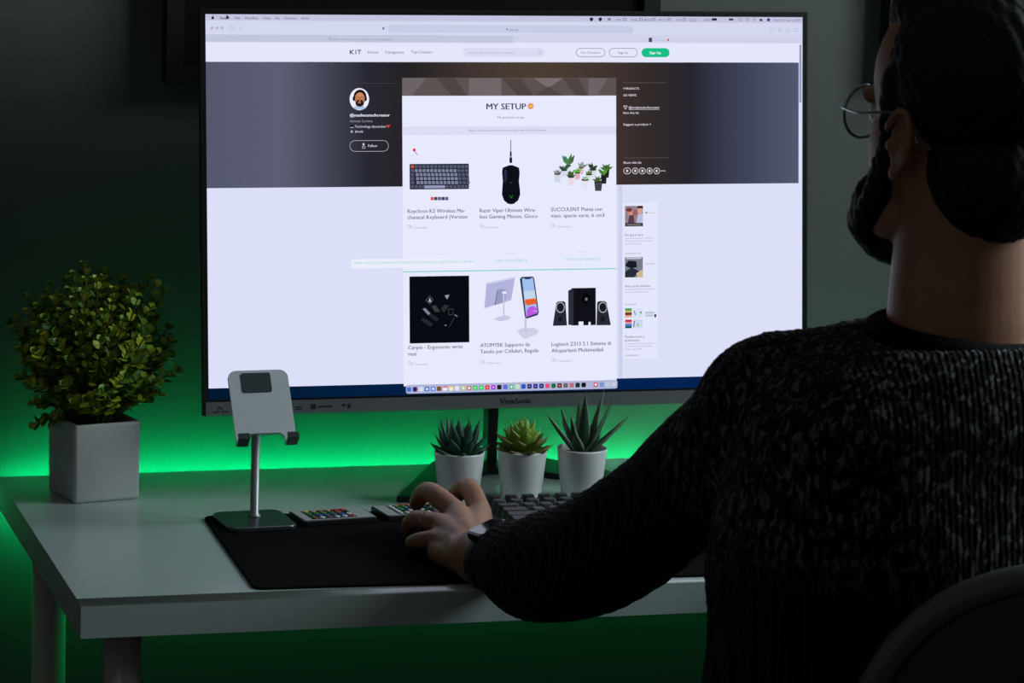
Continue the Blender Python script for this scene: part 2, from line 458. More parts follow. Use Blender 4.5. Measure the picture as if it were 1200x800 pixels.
(s0, t0, s1, t1) = rectst(241, 72.6, 935.5, 218)
t1 = sc_(243, 220.5)[1]
MB().add([mp(a, b, LAY) for a, b in ((s0, t0), (s1, t0), (s1, t1), (s0, t1))], [(0, 1, 2, 3)]).build('hero_banner', mh, screen, fixn=False)
SP().rect(936.3, 52, 938.7, 120, (150, 154, 190), 2, r=1).build('scroll_bar')
# pattern strip above the white panel
ps = SP().rect(471, 91, 721.5, 113, (92, 82, 82), 2)
for k, (c0, w_, kind) in enumerate(((471, 40, 'a'), (511, 36, 'b'), (549, 38, 's'), (587, 38, 'b'), (625, 34, 'd'), (659, 30, 'b'), (689, 32, 'a'))):
    if kind == 's': ps.rect(c0, 91.5, c0+w_, 112, (112, 102, 104), 3)
    elif kind == 'a': ps.poly([(c0, 91.5), (c0+w_*.7, 91.5), (c0+w_*.3, 112), (c0, 112)], (108, 99, 102), 3)
    elif kind == 'b': ps.poly([(c0, 91.5), (c0+w_*.6, 91.5), (c0+w_, 112), (c0+w_*.5, 112)], (78, 68, 66), 3)
    else: ps.poly([(c0, 91.5), (c0+w_, 91.5), (c0+w_*.5, 103)], (120, 110, 112), 3).poly([(c0, 112), (c0+w_, 112), (c0+w_*.5, 101)], (82, 70, 68), 3)
ps.build('pattern_strip')
(s0, t0) = sc_(471.5, 112.3); (s1, t1) = sc_(721.5, 446.5)
s0b = sc_(471.8, 300)[0]; s1b = sc_(721.8, 300)[0]
MB().add([mp(a, b, LAY*2.6) for a, b in ((s0b, t0), (s1b, t0), (s1b, t1), (s0b, t1))], [(0, 1, 2, 3)]).build('product_panel', emis('screen_panel', (231, 234, 252), sample=True), screen, fixn=False)
SP().rect(472, 148, 721.5, 157.5, (218, 221, 243), 3).build('notice_bar')
SP().rect(411, 302.5, 556, 313.5, (234, 237, 253), 3.2).build('product_link_box')
SP().rect(472, 315.9, 721.8, 317.0, (120, 205, 196), 4).build('divider_line')
SP().rect(724, 217, 729, 446, (206, 209, 238), 1.4).rect(729, 237, 770.5, 420, (228, 231, 251), 1.6).build('side_card')
# desktop strip and dock
mdk = bpy.data.materials.new('desktop_wallpaper'); mdk.use_nodes = True
gradient(mdk, [(0, (0, 24, 46)), (0.5, (6, 34, 78)), (1.0, (2, 34, 84))])
ta = sc_(245, 455)[1]
MB().add([mp(a, b, LAY*1.5) for a, b in ((0, ta), (MW, ta), (MW, MH), (0, MH))], [(0, 1, 2, 3)]).build('desktop_strip', mdk, screen, fixn=False)
SP().rect(475.2, 448.0, 723, 458.2, (176, 180, 212), 4, r=2.5).build('dock')
dock = [(60, 120, 220), (70, 30, 90), (214, 220, 236), (70, 110, 220), (80, 130, 240), (120, 84, 44), (236, 232, 240), (240, 236, 200), (226, 228, 240), (190, 200, 150), (200, 120, 60),
        (60, 200, 90), (60, 200, 90), (230, 50, 70), (150, 70, 210), (30, 30, 40), (90, 110, 220), (70, 190, 110), (190, 230, 190), (40, 90, 200), (24, 30, 110), (24, 30, 130), (16, 40, 100),
        (220, 80, 130), (20, 110, 70), (96, 40, 20), (110, 100, 110), (190, 110, 120), (30, 50, 40), (20, 22, 28), None, (200, 90, 120), (120, 150, 210), (190, 200, 230), (200, 204, 226)]
for i, c in enumerate(dock):
    if c is None: continue
    x = 478.6+i*7.06; y = 453.1+(599-x)*0.026
    d = SP().rect(x-2.6, y-2.7, x+2.6, y+2.7, c, 5, r=1.2)
    if i in (3, 4, 9, 10, 17, 31): d.disc(x, y, 1.4, 1.5, (235, 238, 250), 6, 10)
    elif i in (6, 7): d.rect(x-2.6, y-2.7, x+2.6, y-1.2, (230, 90, 90) if i == 6 else (240, 200, 60), 6)
    elif i in (11, 12, 13, 14, 20, 21, 22, 25): d.rect(x-1.2, y-1.0, x+1.2, y+1.0, tuple(min(255, v+90) for v in c), 6, r=.5)
    d.build('dock_icon')
# menu bar lettering
SP().disc(249.6, 21.3, 1.6, 1.8, (30, 30, 44), 3, 12).disc(250.4, 18.7, 0.5, 0.6, (30, 30, 44), 3, 8).build('menu_logo')
for wd, x, L in (('Finder', 258, 11), ('File', 275, 6.5), ('Modifica', 287.5, 15), ('Vista', 308, 9), ('Vai', 322.5, 5), ('Finestra', 333.5, 13.5), ('Aiuto', 353, 9)):
    text('menu_item', wd, x, 22.8, L, 2.9, (70, 70, 92), bold=0.02 if wd == 'Finder' else 0.0)
SP().poly([(265.5, 17.2), (265.5, 23.2), (267, 21.8), (269.3, 21.6)], (20, 20, 30), 6).build('mouse_pointer')
def icon(name, fn):
    q = SP(); fn(q); q.build(name)
for x in (692.5, 702.8): icon('status_icon', lambda q: q.rect(x-2, 20.6, x+2, 23.8, (40, 40, 60), 3, r=.8).disc(x, 24.0, 1.2, 0.9, (40, 40, 60), 3, 8))
icon('status_icon', lambda q: q.line(711.5, 21, 715, 24, .8, (50, 50, 70)).line(715, 21, 711.5, 24, .8, (50, 50, 70)))
for x in (729.5, 748.5, 763.5, 781.5, 799): icon('status_icon', lambda q: q.ring(x, 20.8, x+4, 24.2, (96, 98, 124), 3, .6, 1))
icon('status_icon', lambda q: q.rect(833.5, 21.2, 839.5, 23.9, (30, 30, 46), 3, r=.6)); icon('status_icon', lambda q: q.rect(853.5, 21.4, 859, 23.8, (60, 60, 80), 3, r=.8))
for x0, x1 in ((864, 869), (873, 877), (881.5, 885)): icon('status_icon', lambda q: q.ring(x0, 20.9, x1, 24.2, (114, 116, 144), 3, .55))
icon('status_icon', lambda q: q.rect(889.5, 21.8, 892.8, 24.6, (70, 72, 96), 3)); icon('status_icon', lambda q: q.disc(900, 22.9, 1.9, 2, (60, 60, 130), 3, 12))
for wd, x, L in (('75%', 721, 7), ('76%', 738.5, 8), ('87%', 754, 8.5), ('49°C', 770.5, 9), ('3%', 791.5, 6), ('100%', 824, 8.5), ('dom 27 mar 12:28', 906.5, 30)):
    text('status_text', wd, x, 24.4, L, 2.5, (92, 94, 120))
text('status_text', '1 KB/s', 807, 22.8, 9.5, 1.4, (92, 94, 120)); text('status_text', '2 KB/s', 807, 25.0, 9.5, 1.4, (92, 94, 120))
tb = SP()
for x in (248.6, 254.6, 260.6): tb.disc(x, 33, 1.6, 1.9, (176, 178, 204), 3, 12)
tb.ring(269, 31, 274.5, 35.6, PALE, 3, .5, 1).line(283, 31.4, 281.6, 33.2, .6, PALE).line(281.6, 33.2, 283, 35, .6, PALE)
tb.disc(449, 33.4, 1.1, 1.8, (110, 112, 136), 3, 10).disc(594, 34.4, .8, .9, (90, 92, 116), 4, 8)
for x in (904, 913.5, 922.5): tb.ring(x-1.8, 33, x+1.8, 37, PALE, 3, .5, 1)
tb.ring(930, 33, 935.5, 36.8, PALE, 3, .5, 1).line(737, 33.2, 739, 36, .7, PALE)
tb.build('toolbar_icons')
text('address_text', 'kit.co', 597, 36, 9.5, 2.6, (96, 98, 122))
text('tab_title', 'video: i miei accessori in bundle per la mia postazione', 389, 47.3, 70, 2.4, (140, 142, 168))
SP().ring(385.2, 44, 388, 47.4, (140, 142, 168), 3, .5, 1).build('tab_icon')
SP().rect(759.6, 44, 763.6, 49, (70, 72, 90), 3, r=.8).disc(782.5, 46.5, 1.4, 1.6, (220, 110, 90), 3, 10).build('tab_icon')
text('tab_title', 'My Setup', 766, 47.6, 14, 2.2, (172, 174, 206))
# page header
hk = SP()
hk.line(410.2, 58.6, 410.2, 63.6, 1, (40, 40, 56)).line(410.6, 61.1, 414.2, 58.6, 1, (40, 40, 56)).line(410.6, 61.1, 414.2, 63.6, 1, (40, 40, 56)).line(416.8, 58.6, 416.8, 63.6, 1, (40, 40, 56)).line(418.6, 59, 423, 59, 1, (40, 40, 56)).line(420.8, 58.6, 420.8, 63.6, 1, (40, 40, 56))
hk.build('site_logo')
text('nav_link', 'Home', 431, 62.8, 12, 3.4, (84, 86, 106)); text('nav_link', 'Categories', 451, 62.8, 22, 3.4, (84, 86, 106)); text('nav_link', 'Top Creators', 481.3, 62.6, 25, 3.4, (84, 86, 106))
SP().rect(542, 56.2, 638.5, 66.4, (216, 219, 242), 2, r=6).ring(630.6, 59.8, 634, 63, (160, 162, 186), 3, .5).build('search_box')
text('search_text', 'Search for a product or creator', 548, 62.8, 54, 2.5, (168, 170, 192))
SP().ring(674.4, 56.2, 708.5, 66.6, (120, 122, 146), 3, .6).build('header_button'); text('button_text', 'For Creators', 680.5, 62.6, 22, 2.7, (96, 98, 120))
SP().ring(713, 56.2, 746.4, 66.8, (120, 122, 146), 3, .6).build('header_button'); text('button_text', 'Sign In', 723.8, 62.9, 11.5, 2.9, (96, 98, 120))
SP().rect(751.2, 56.2, 784, 66.8, (22, 190, 136), 3, r=9).build('header_button'); text('button_text', 'Sign Up', 760.5, 63.0, 13.5, 2.9, (240, 250, 250), bold=0.02)
# profile column
SP().rect(411, 97.4, 463, 98.0, (72, 62, 64), 2).rect(729.5, 96.4, 780, 97, (92, 80, 76), 2).rect(729.5, 184.4, 783, 185, (92, 80, 76), 2).build('divider_line')
av = SP().disc(420.9, 116.2, 11.4, 13, (236, 238, 250), 2, 32)
av.poly([(413.5, 126.5), (416, 124), (426, 124), (428.5, 126.5), (425, 128.4), (417, 128.4)], (176, 196, 226), 3)
av.disc(421.6, 113.5, 7.6, 8.5, (26, 20, 20), 3, 24).disc(421.4, 115.6, 5.6, 7.4, (206, 138, 96), 4, 24).disc(421.2, 121.0, 5.0, 4.0, (40, 26, 24), 5, 20).disc(420.8, 120.2, 2.0, 1.0, (190, 110, 90), 6, 12)
av.ring(416.6, 113, 420.6, 117.6, (30, 26, 30), 6, .5).ring(421.8, 113, 425.8, 117.6, (30, 26, 30), 6, .5).disc(421.2, 117.8, 1.0, 1.5, (186, 116, 78), 6, 10)
av.disc(414.2, 115.6, 1.3, 2.8, (30, 26, 32), 6, 12).disc(428.4, 115.6, 1.3, 2.8, (30, 26, 32), 6, 12)
av.build('profile_picture')
text('profile_name', '@madnesstechcreator', 409.6, 136.6, 47, 3.6, (226, 228, 244), bold=0.02)
text('profile_text', 'Antonio Corbino', 409.8, 143.2, 26.5, 2.8, (160, 158, 170))
text('profile_text', 'Technology #youtuber', 415.4, 149.6, 37, 3.0, (214, 214, 230))
text('profile_text', '#web', 415.6, 155.4, 9.5, 3.0, (214, 214, 230))
SP().rect(409.9, 146.4, 414.2, 148.6, (20, 18, 20), 3).rect(410, 149, 414.2, 149.8, (190, 190, 200), 3).disc(411.9, 154.2, 1.4, 1.6, (170, 170, 180), 3, 10).poly([(452.2, 147), (453.4, 146), (454.5, 146.9), (455.6, 146), (456.8, 147), (454.5, 150)], (226, 60, 60), 5).build('profile_icons')
SP().ring(409.4, 164.3, 455.2, 177.6, (170, 168, 180), 3, .6).disc(425.7, 169, 1.3, 1.5, (200, 200, 212), 3, 10).ring(423.8, 171, 428, 174, (200, 200, 212), 3, .5).build('follow_button')
text('button_text', 'Follow', 431, 172.2, 10.8, 3.1, (226, 226, 238))
# title block
text('page_title', 'MY SETUP', 569.4, 128.2, 46.6, 7.4, (48, 48, 70), bold=0.014)
sb_ = SP().poly([(621.3+(4.3 if i % 2 == 0 else 2.4)*math.cos(i*PI/8), 124.3+(4.6 if i % 2 == 0 else 2.6)*math.sin(i*PI/8)) for i in range(16)], (226, 84, 50), 4)
sb_.poly([(621.3+(2.6 if i % 2 == 0 else 1.5)*math.cos(i*PI/8), 124.3+(2.8 if i % 2 == 0 else 1.6)*math.sin(i*PI/8)) for i in range(16)], (248, 196, 60), 5).build('burst_symbol')
text('page_subtitle', 'My personal setup', 582.4, 138.6, 31, 2.7, (120, 122, 144))
text('notice_text', 'Note: Commissions may be earned from the links below.', 548.6, 153.8, 92, 2.4, (136, 138, 164))
pk = SP().disc(485, 175.6, 1.7, 2.0, (222, 50, 84), 5, 12).line(486, 177.4, 488.4, 181.6, 1.0, (150, 152, 170), 4).build('pin_icon')
# product pictures
kb = SP().rect(479.6, 191.8, 549, 221.6, (40, 42, 58), 3, r=1)
for r_ in range(6):
    for c_ in range(15):
        x = 481.2+c_*4.52+(0.5*r_ if r_ in (2, 3, 4) and c_ > 0 else 0); y = 193.4+r_*4.68
        if r_ == 5 and 4 <= c_ <= 8: continue
        col = (214, 84, 50) if (r_, c_) == (0, 0) else ((128, 134, 160) if 1 <= c_ <= 11 and r_ > 0 and r_ < 5 else (84, 90, 112))
        kb.rect(x, y, x+3.4, y+3.4, col, 4)
kb.rect(497, 217, 521, 220.4, (150, 154, 190), 5).rect(504.2, 230.6, 507.6, 234.4, (220, 80, 50), 4)
for i in range(4): kb.rect(508.2+i*4.3, 230.6, 512+i*4.3, 234.4, ((92, 96, 150) if i % 2 else (60, 64, 92)), 4)
kb.build('product_picture')
ms_ = SP().line(598, 163.4, 598, 178, 1.1, (130, 130, 140), 4).rect(597, 177.6, 599, 183.5, (40, 40, 46), 4).rect(596.4, 184, 599.6, 190.8, (20, 20, 26), 4, r=1)
ms_.poly([(588.4, 196.4), (592.4, 194.8), (596, 193.4), (600, 193.4), (604, 194.8), (607.6, 196.4), (608.4, 202), (607.6, 212), (608.6, 221), (609, 228), (606.6, 234.6), (601.6, 238.6), (598.4, 239.2), (594.6, 238.6), (590, 234.6), (587.6, 228), (588, 221), (588.6, 212), (587.8, 202)], (12, 14, 24), 4)
ms_.poly([(590, 200), (592.4, 197), (594, 206), (592, 214), (590.4, 214)], (38, 42, 70), 5).line(596.6, 214, 600, 214, .7, (70, 74, 84), 5).line(596.6, 228.6, 598.4, 232, .8, (40, 110, 60), 5).line(600.4, 228.6, 598.4, 232, .8, (40, 110, 60), 5)
ms_.build('product_picture')
su = SP(); rr = random.Random(3)
for (x, y, pw, ph, pc, lc, sz) in ((665.5, 194, 6, 9, (222, 226, 236), (70, 116, 66), 15), (660.5, 199, 7.5, 8, (214, 220, 232), (52, 76, 62), 8), (680.5, 196, 6, 8, (222, 190, 200), (130, 160, 136), 9), (694, 198.5, 9, 9, (214, 220, 230), (44, 72, 42), 9), (710, 199, 7, 9, (30, 34, 36), (56, 92, 44), 9),
                                   (652.6, 203.5, 8, 10, (206, 216, 228), (122, 146, 146), 7), (676, 202, 7, 8, (222, 176, 190), (110, 160, 50), 7), (689.5, 204, 8, 9, (222, 226, 234), (90, 130, 60), 6), (668.5, 207, 8, 10, (232, 216, 224), (56, 86, 52), 8), (685, 210.5, 9, 10, (226, 228, 240), (150, 170, 156), 6), (707, 205, 7, 10, (28, 32, 36), (80, 130, 50), 10), (700.5, 212.5, 9.5, 11, (66, 66, 76), (60, 100, 46), 8)):
    su.poly([(x-pw/2, y), (x+pw/2, y), (x+pw*.38, y+ph), (x-pw*.38, y+ph)], pc, 4).disc(x, y, pw/2, 1.3, (44, 40, 36), 4.4, 12)
    for k in range(9):
        a = math.radians(-90+rr.uniform(-1, 1)*(34 if sz > 12 else 70)); L = sz*rr.uniform(.6, 1.05); q = 0.34
        c2 = tuple(max(0, min(255, int(v*rr.uniform(.75, 1.3)))) for v in lc)
        su.poly([(x, y), (x+L*.5*math.cos(a-q), y+L*.5*math.sin(a-q)), (x+L*math.cos(a), y+L*math.sin(a)), (x+L*.5*math.cos(a+q), y+L*.5*math.sin(a+q))], c2, 4.8+.1*k)
su.build('product_picture')
cp = SP().rect(479.4, 323.3, 549.3, 401.6, (9, 11, 20), 3)
cp.poly([(503, 346), (507.5, 350.8), (503.4, 357), (498, 351.6)], (70, 76, 80), 4).poly([(503, 347.3), (506.4, 350.9), (503.3, 355.6), (499.2, 351.5)], (14, 16, 24), 5).poly([(503, 348.6), (505, 353.6), (501.4, 353.6)], (180, 184, 188), 6)
cp.poly([(520.4, 346), (526, 345), (523.6, 350.6)], (150, 154, 162), 4).poly([(494.6, 361.8), (497.6, 360.6), (504, 367), (501, 369)], (130, 128, 150), 4).poly([(501, 369), (504, 367), (514, 373), (511, 377)], (30, 38, 42), 4)
cp.poly([(505, 358.6), (510, 357.4), (515.4, 365), (509, 365.4)], (52, 62, 64), 4).poly([(516, 362), (520, 356.6), (526, 358), (519.6, 366)], (44, 44, 46), 4).poly([(492.4, 375.4), (495, 372), (507, 378.8), (504.4, 382.6)], (36, 38, 42), 4)
cp.ring(525, 361.6, 530.6, 369, (66, 70, 72), 4, .6, 1).line(532, 368.6, 535.6, 370.6, 1.4, (110, 112, 116), 4).line(531.6, 372, 526, 383, 1.2, (40, 44, 48), 4).disc(521.5, 381, 1.2, .9, (120, 124, 124), 4, 8)
cp.build('product_picture')
ph_ = SP().poly([(569.6, 331.2), (603.2, 324), (598.5, 351.4), (567, 361)], (178, 180, 220), 3).poly([(569.6, 331.2), (603.2, 324), (603, 326), (570.4, 333)], (206, 208, 238), 4)
ph_.poly([(582.6, 339.6), (587, 337.6), (592, 340), (591.6, 353.6), (579.4, 357.4)], (152, 154, 194), 4).line(582.6, 339.6, 579.4, 357, .8, (80, 82, 112), 5).rect(588, 341.4, 592.6, 344, (238, 240, 252), 6).rect(588.8, 343, 590.6, 374.6, (196, 198, 222), 5).poly([(578, 374), (584, 371), (592, 369.4), (598, 371), (596, 374.4), (586, 376.4)], (200, 202, 228), 4)
ph_.poly([(608.6, 326.6), (611, 324.2), (623.6, 323.8), (625.4, 325.6), (630.8, 365.6), (629.6, 369), (616.6, 373.2), (614.6, 372)], (46, 54, 92), 4).poly([(611, 326), (624, 325.4), (629.4, 366.4), (616, 371)], (158, 192, 238), 5)
ph_.poly([(613, 340.8), (626, 340), (627.2, 349.4), (614, 352)], (196, 214, 234), 6).poly([(614, 352), (616, 350.4), (625, 349.4), (628.2, 351), (627.6, 355.8), (622, 356.8), (617, 357.8), (614.8, 355)], (232, 98, 40), 7).disc(623, 366, 6.6, 7.6, (190, 90, 226), 7, 16, 185, 350).poly([(616.4, 364.4), (629.6, 364.6), (629.4, 366.6), (616.4, 371.2)], (190, 90, 226), 7).poly([(613.6, 324.6), (621.6, 324.4), (620.8, 326.8), (614.6, 327)], (40, 48, 84), 8)
ph_.rect(614.2, 371.5, 616.2, 388.4, (190, 192, 216), 4).poly([(605.2, 388.2), (610, 384.6), (626, 384), (631.2, 388), (628, 391.6), (615, 397), (612, 396)], (206, 206, 228), 3)
ph_.build('product_picture')
sp_ = SP().rect(669.3, 337.2, 697.6, 381, (16, 17, 24), 4).poly([(665.2, 340.4), (671.4, 337.2), (671.4, 381), (665.4, 380.4)], (44, 46, 58), 5).rect(677.4, 376.6, 683, 382, (233, 236, 253), 6).rect(689, 377, 691.4, 382, (233, 236, 253), 6).disc(685.8, 349.4, 5.2, 6.4, (8, 8, 12), 6, 20).disc(686.4, 350.4, 1.6, 2, (110, 112, 122), 7, 10)
for x0 in (647.2, 698.8):
    q = x0
    sp_.poly([(q+4, 355), (q+6, 353), (q+13, 352.8), (q+14.8, 354.6), (q+16.6, 381.2), (q, 381.6)] if x0 < 660 else [(q+0.4, 354.4), (q+2.6, 352.6), (q+9, 352.6), (q+11.4, 354), (q+16.4, 380.8), (q-0.4, 381)], (40, 40, 54), 4)
    cx_ = q+(8.8 if x0 < 660 else 7.0)
    sp_.disc(cx_, 360, 5.2, 6.4, (176, 178, 194), 5, 20).disc(cx_, 360, 4.2, 5.3, (28, 28, 36), 6, 20).disc(cx_, 373.6, 2.4, 3, (22, 22, 30), 5, 12)
sp_.build('product_picture')
# product titles
T_ = (70, 72, 92)
for l1, l2, x, y, w1, w2 in (('Keychron K2 Wireless Me-', 'chanical Keyboard (Version', 477.2, 249.4, 67, 70), ('Razer Viper Ultimate Wire-', 'less Gaming Mouse, Gioco', 561.6, 248.6, 66, 67.6), ('SUCCULENT Pianta con', 'vaso, specie varie, 6 cm3', 645, 247.4, 60, 62.6)):
    text('product_title', l1, x, y, w1, 4.6, T_, bold=0.006); text('product_title', l2, x, y+7.2, w2, 4.6, T_, bold=0.006)
for l1, l2, x, y, w1, w2 in (('Carpio - Ergonomic wrist', 'rest', 477.8, 409.2, 64, 10), ('ATUMTEK Supporto da', 'Tavolo per Cellulari, Regola-', 562.2, 406.6, 58, 69.6), ('Logitech Z313 2.1 Sistema di', 'Altoparlanti Multimediali', 645.6, 405.4, 69.6, 61)):
    text('product_title', l1, x, y, w1, 4.6, T_, bold=0.006); text('product_title', l2, x, y+7.4, w2, 4.6, T_, bold=0.006)
for x, y in ((477.2, 266.4), (561.6, 266.0), (645, 265.0), (477.8, 426.6), (562.2, 425.0), (645.8, 422.6)):
    SP().ring(x, y-3.2, x+3.6, y+.4, (186, 188, 206), 3, .5, 1).ring(x+2.6, y-2.2, x+5.4, y+1, (186, 188, 206), 3, .5, 1).build('comment_icon')
    text('comment_text', 'Comment...', x+7.2, y+1.4, 17.5, 2.5, (160, 162, 182))
GT = (150, 214, 202)
text('product_link', 'VIEW ON KEYCHRON K2 WIRELESS MECHANICAL KEYBOARD (VER 84)', 414, 309.6, 141, 3.0, GT)
text('product_link', 'VIEW ON WEBSITE', 579.4, 306.8, 38, 3.0, GT); text('product_link', 'VIEW ON WEBSITE', 660, 305.2, 42, 3.0, GT)
for x, y, L in ((507, 298.2, 14), (592, 296.8, 12), (675, 295.8, 15)): text('product_price', 'Amazon', x, y, L, 1.8, (206, 208, 226))
# right column
for body, x, y, L, c_, h in (('9 PRODUCTS', 729.8, 104.8, 18.5, 2.6, 0), ('362 VIEWS', 729.8, 112.6, 15.4, 2.6, 0), ('@madnesstechcreator', 736, 127.0, 36.4, 2.8, 0), ('likes this kit', 729.8, 133.2, 18.4, 2.6, 0), ('Suggest a product ↓', 729.8, 146.8, 32.6, 2.7, 0), ('Share this kit', 729.8, 191.6, 21.4, 2.8, 0)):
    text('side_text', body.replace('↓', '+'), x, y, L, c_, (214, 210, 218), bold=0.012)
sh_ = SP().poly([(729.8, 124.4), (730.8, 123.2), (732.2, 124), (733.6, 123.2), (734.8, 124.4), (732.3, 128.2)], (210, 206, 214), 4).poly([(730.5, 124.6), (731, 124), (732.2, 124.9), (733.4, 124), (734, 124.6), (732.3, 127)], (58, 46, 44), 5).line(736.2, 128.2, 772, 128.0, .5, (200, 198, 206), 4)
for x, wx in ((734.3, 4.4), (743.8, 3.8), (752.2, 3.8), (760.6, 3.4), (769, 3.8)): sh_.ring(x-wx, 196.2, x+wx, 203.8, (216, 212, 220), 4, .7).rect(x-1.2, 198.6, x+1.2, 201.4, (216, 212, 220), 4, r=.6)
for x in (774.6, 776.6, 778.6): sh_.disc(x, 199.9, .6, .7, (216, 212, 220), 4, 8)
sh_.build('share_icons')
f1 = SP().rect(731.8, 241, 752.8, 265, (150, 130, 140), 3)
f1.disc(738, 248.6, 3, 4.2, (206, 140, 130), 4, 14).disc(736.6, 245.6, 3.6, 2.4, (110, 60, 60), 4.5, 14).disc(743.8, 249, 2.5, 3.6, (150, 96, 90), 4, 14).disc(749.4, 246.6, 2.8, 4.4, (216, 160, 140), 4, 14).rect(746.4, 241, 752.8, 243.8, (34, 28, 34), 5).poly([(735, 262), (737, 252), (742, 252), (743, 262)], (90, 60, 74), 4.2).poly([(745, 262), (747, 251), (752.8, 250), (752.8, 262)], (190, 190, 220), 4.2).rect(731.8, 261, 752.8, 265, (62, 58, 60), 6).line(734, 263, 750, 263, .8, (150, 144, 140), 7)
f1.build('article_picture')
f2 = SP().rect(731.8, 301, 752.8, 324.8, (120, 124, 140), 3).poly([(731.8, 311), (736, 305), (745, 306), (746, 313), (738, 314)], (24, 26, 36), 4).poly([(731.8, 318), (740, 313), (749, 318), (742, 324.8), (731.8, 324.8)], (40, 44, 56), 5).poly([(745, 320), (752.8, 315), (752.8, 324.8), (746, 324.8)], (206, 182, 146), 6).rect(733, 301.4, 751, 303.2, (196, 200, 214), 4)
f2.build('article_picture')
f3 = SP()
for y0, y1, c in ((361, 364, (80, 160, 90)), (364, 366, (216, 190, 90)), (366, 369, (106, 40, 60)), (369, 371.6, (222, 170, 120)), (374.4, 377, (196, 40, 60)), (377, 379.4, (226, 150, 160)), (379.4, 382, (60, 130, 200)), (382, 384.4, (30, 80, 90))): f3.rect(732, y0, 739.8, y1, c, 4)
f3.rect(741, 361, 752.6, 372, (214, 226, 244), 3).rect(741, 374.4, 752.6, 384.4, (206, 216, 240), 3).line(742.6, 364, 744, 369, 1, (80, 90, 190), 5).disc(750.4, 366, 1.1, 1.3, (96, 140, 80), 5, 8).line(743, 375.6, 742, 383, 1, (60, 66, 100), 5).disc(746.8, 380.6, 1.2, 1.8, (150, 190, 120), 5, 8)
for i in range(2): f3.rect(755.4, 365+i*3.4, 766 if i == 0 else 765, 367.4+i*3.4, (192, 196, 214), 4)
f3.rect(766.2, 368, 768.6, 371.4, (50, 50, 70), 4).poly([(755, 248.6), (758, 248.2), (757.6, 250)], (40, 40, 80), 4).line(758.4, 249.4, 767.4, 249.4, .7, (206, 196, 150), 4)
f3.build('article_picture')
for body, x, y, L, h, c in (('Fra gas e luce', 731.8, 276.4, 21, 3, (80, 82, 104)), ('specialista Facciamo in offerta per', 731.8, 279.8, 34, 1.8, (150, 152, 176)), ('riscaldamento la tariffa utile per la', 731.8, 283, 33, 1.8, (150, 152, 176)), ('scelta di energia', 731.8, 286.2, 18, 1.8, (150, 152, 176)),
                            ('unieuro.it / kit', 731.8, 297.6, 18.6, 1.9, (110, 112, 140)), ('caraudio', 755.8, 309.6, 11, 1.8, (130, 132, 160)), ('Stai cucina diversa', 731.8, 336.4, 29.4, 2.8, (80, 82, 104)), ('i nuovi elettrodomestici alla portata', 731.8, 339.6, 34.6, 1.8, (150, 152, 176)), ('prova la soluzione adatta', 731.8, 342.8, 27, 1.8, (150, 152, 176)), ('annuncio kit', 731.8, 357.2, 14, 1.9, (110, 112, 140)),
                            ('Parafarmacia e', 731.8, 395.8, 23, 2.8, (80, 82, 104)), ('profumeria', 731.8, 400, 17, 2.8, (80, 82, 104)), ('i nuovi marchi online, risparmia e', 731.8, 403.4, 37, 1.8, (150, 152, 176)), ('tante offerte per la bellezza', 731.8, 406.6, 32, 1.8, (150, 152, 176)), ('scopri i prodotti', 731.8, 409.8, 20, 1.8, (150, 152, 176)), ('ALTRI ANNUNCI', 731.8, 417.4, 15.6, 1.9, (90, 92, 116))):
    text('side_text', body, x, y, L, h, c)
# chin lettering (printed on the grey chin)
m_print = pbr('chin_print', (0.006, 0.006, 0.007), 0.6, lin=True)
def chin_text(body, x0, yb, width, cap, bold=0.0):
    v, f = text_mesh(body, bold); mn = v[:, 0].min(); W_ = v[:, 0].max()-mn
    s0, t0 = sc_(x0, yb); s1, _ = sc_(x0+width, yb); _, tc_ = sc_(x0, yb-cap)
    kx = (s1-s0)/W_; ky = (t0-tc_)/CAPH
    MB().add([mp(s0+(a-mn)*kx, t0-b*ky, 0.0024) for a, b in v], f).build('maker_name', m_print, chin, fixn=False)
chin_text('ViewSonic', 584.6, 473.0, 37, 6.6, 0.018)
def cpoly(pts): MB().add([mp(*sc_(*q), 0.0024) for q in pts], [tuple(range(len(pts)))]).build('printed_mark', m_print, chin, fixn=False)
cpoly([(253, 480), (257, 475.6), (261, 480), (259.6, 480.4), (257, 477.4), (254.6, 480.4)]); cpoly([(249, 482), (256, 481.6), (256, 483.2), (249, 483.6)]); cpoly([(259, 481.6), (268, 481.2), (268, 482.6), (259, 483)])
cpoly([(345, 476), (353, 475.6), (353, 477), (345, 477.4)]); cpoly([(345, 478.6), (353, 478.2), (353, 479.4), (345, 479.8)])
cpoly([(363, 473.4), (369.4, 473.2), (369.4, 479), (363, 479.2)]); cpoly([(372, 475.6), (388.6, 474.8), (388.6, 476.4), (372, 477.4)])
cpoly([(399, 473.6), (403, 472.6), (405, 474.6), (401, 476)]); cpoly([(406, 473), (410, 472.4), (410, 477.6), (406, 477.8)])


# ------------------------------------------------------------------ desk mat, remotes, phone stand
MT = DT+0.003
m_mat = pbr('dark_felt', (0.0055, 0.0062, 0.007), 1.0, spec=0.04, var=0.35, vscale=500, bump=0.25, bscale=900, lin=True)
ma_ = math.radians(-2.0)
Mm = Matrix.Translation((0.193, -0.242, 0)) @ Matrix.Rotation(ma_, 4, 'Z')
tag(MB().prism(rrect(0, -0.327, 0.72, 0, 0.012), DT, MT, M=Mm, bev=0.0006).build('desk_mat', m_mat, o=(0.54, -0.42, DT)),
    'thin black felt desk mat lying along the front of the white desk', 'mat')

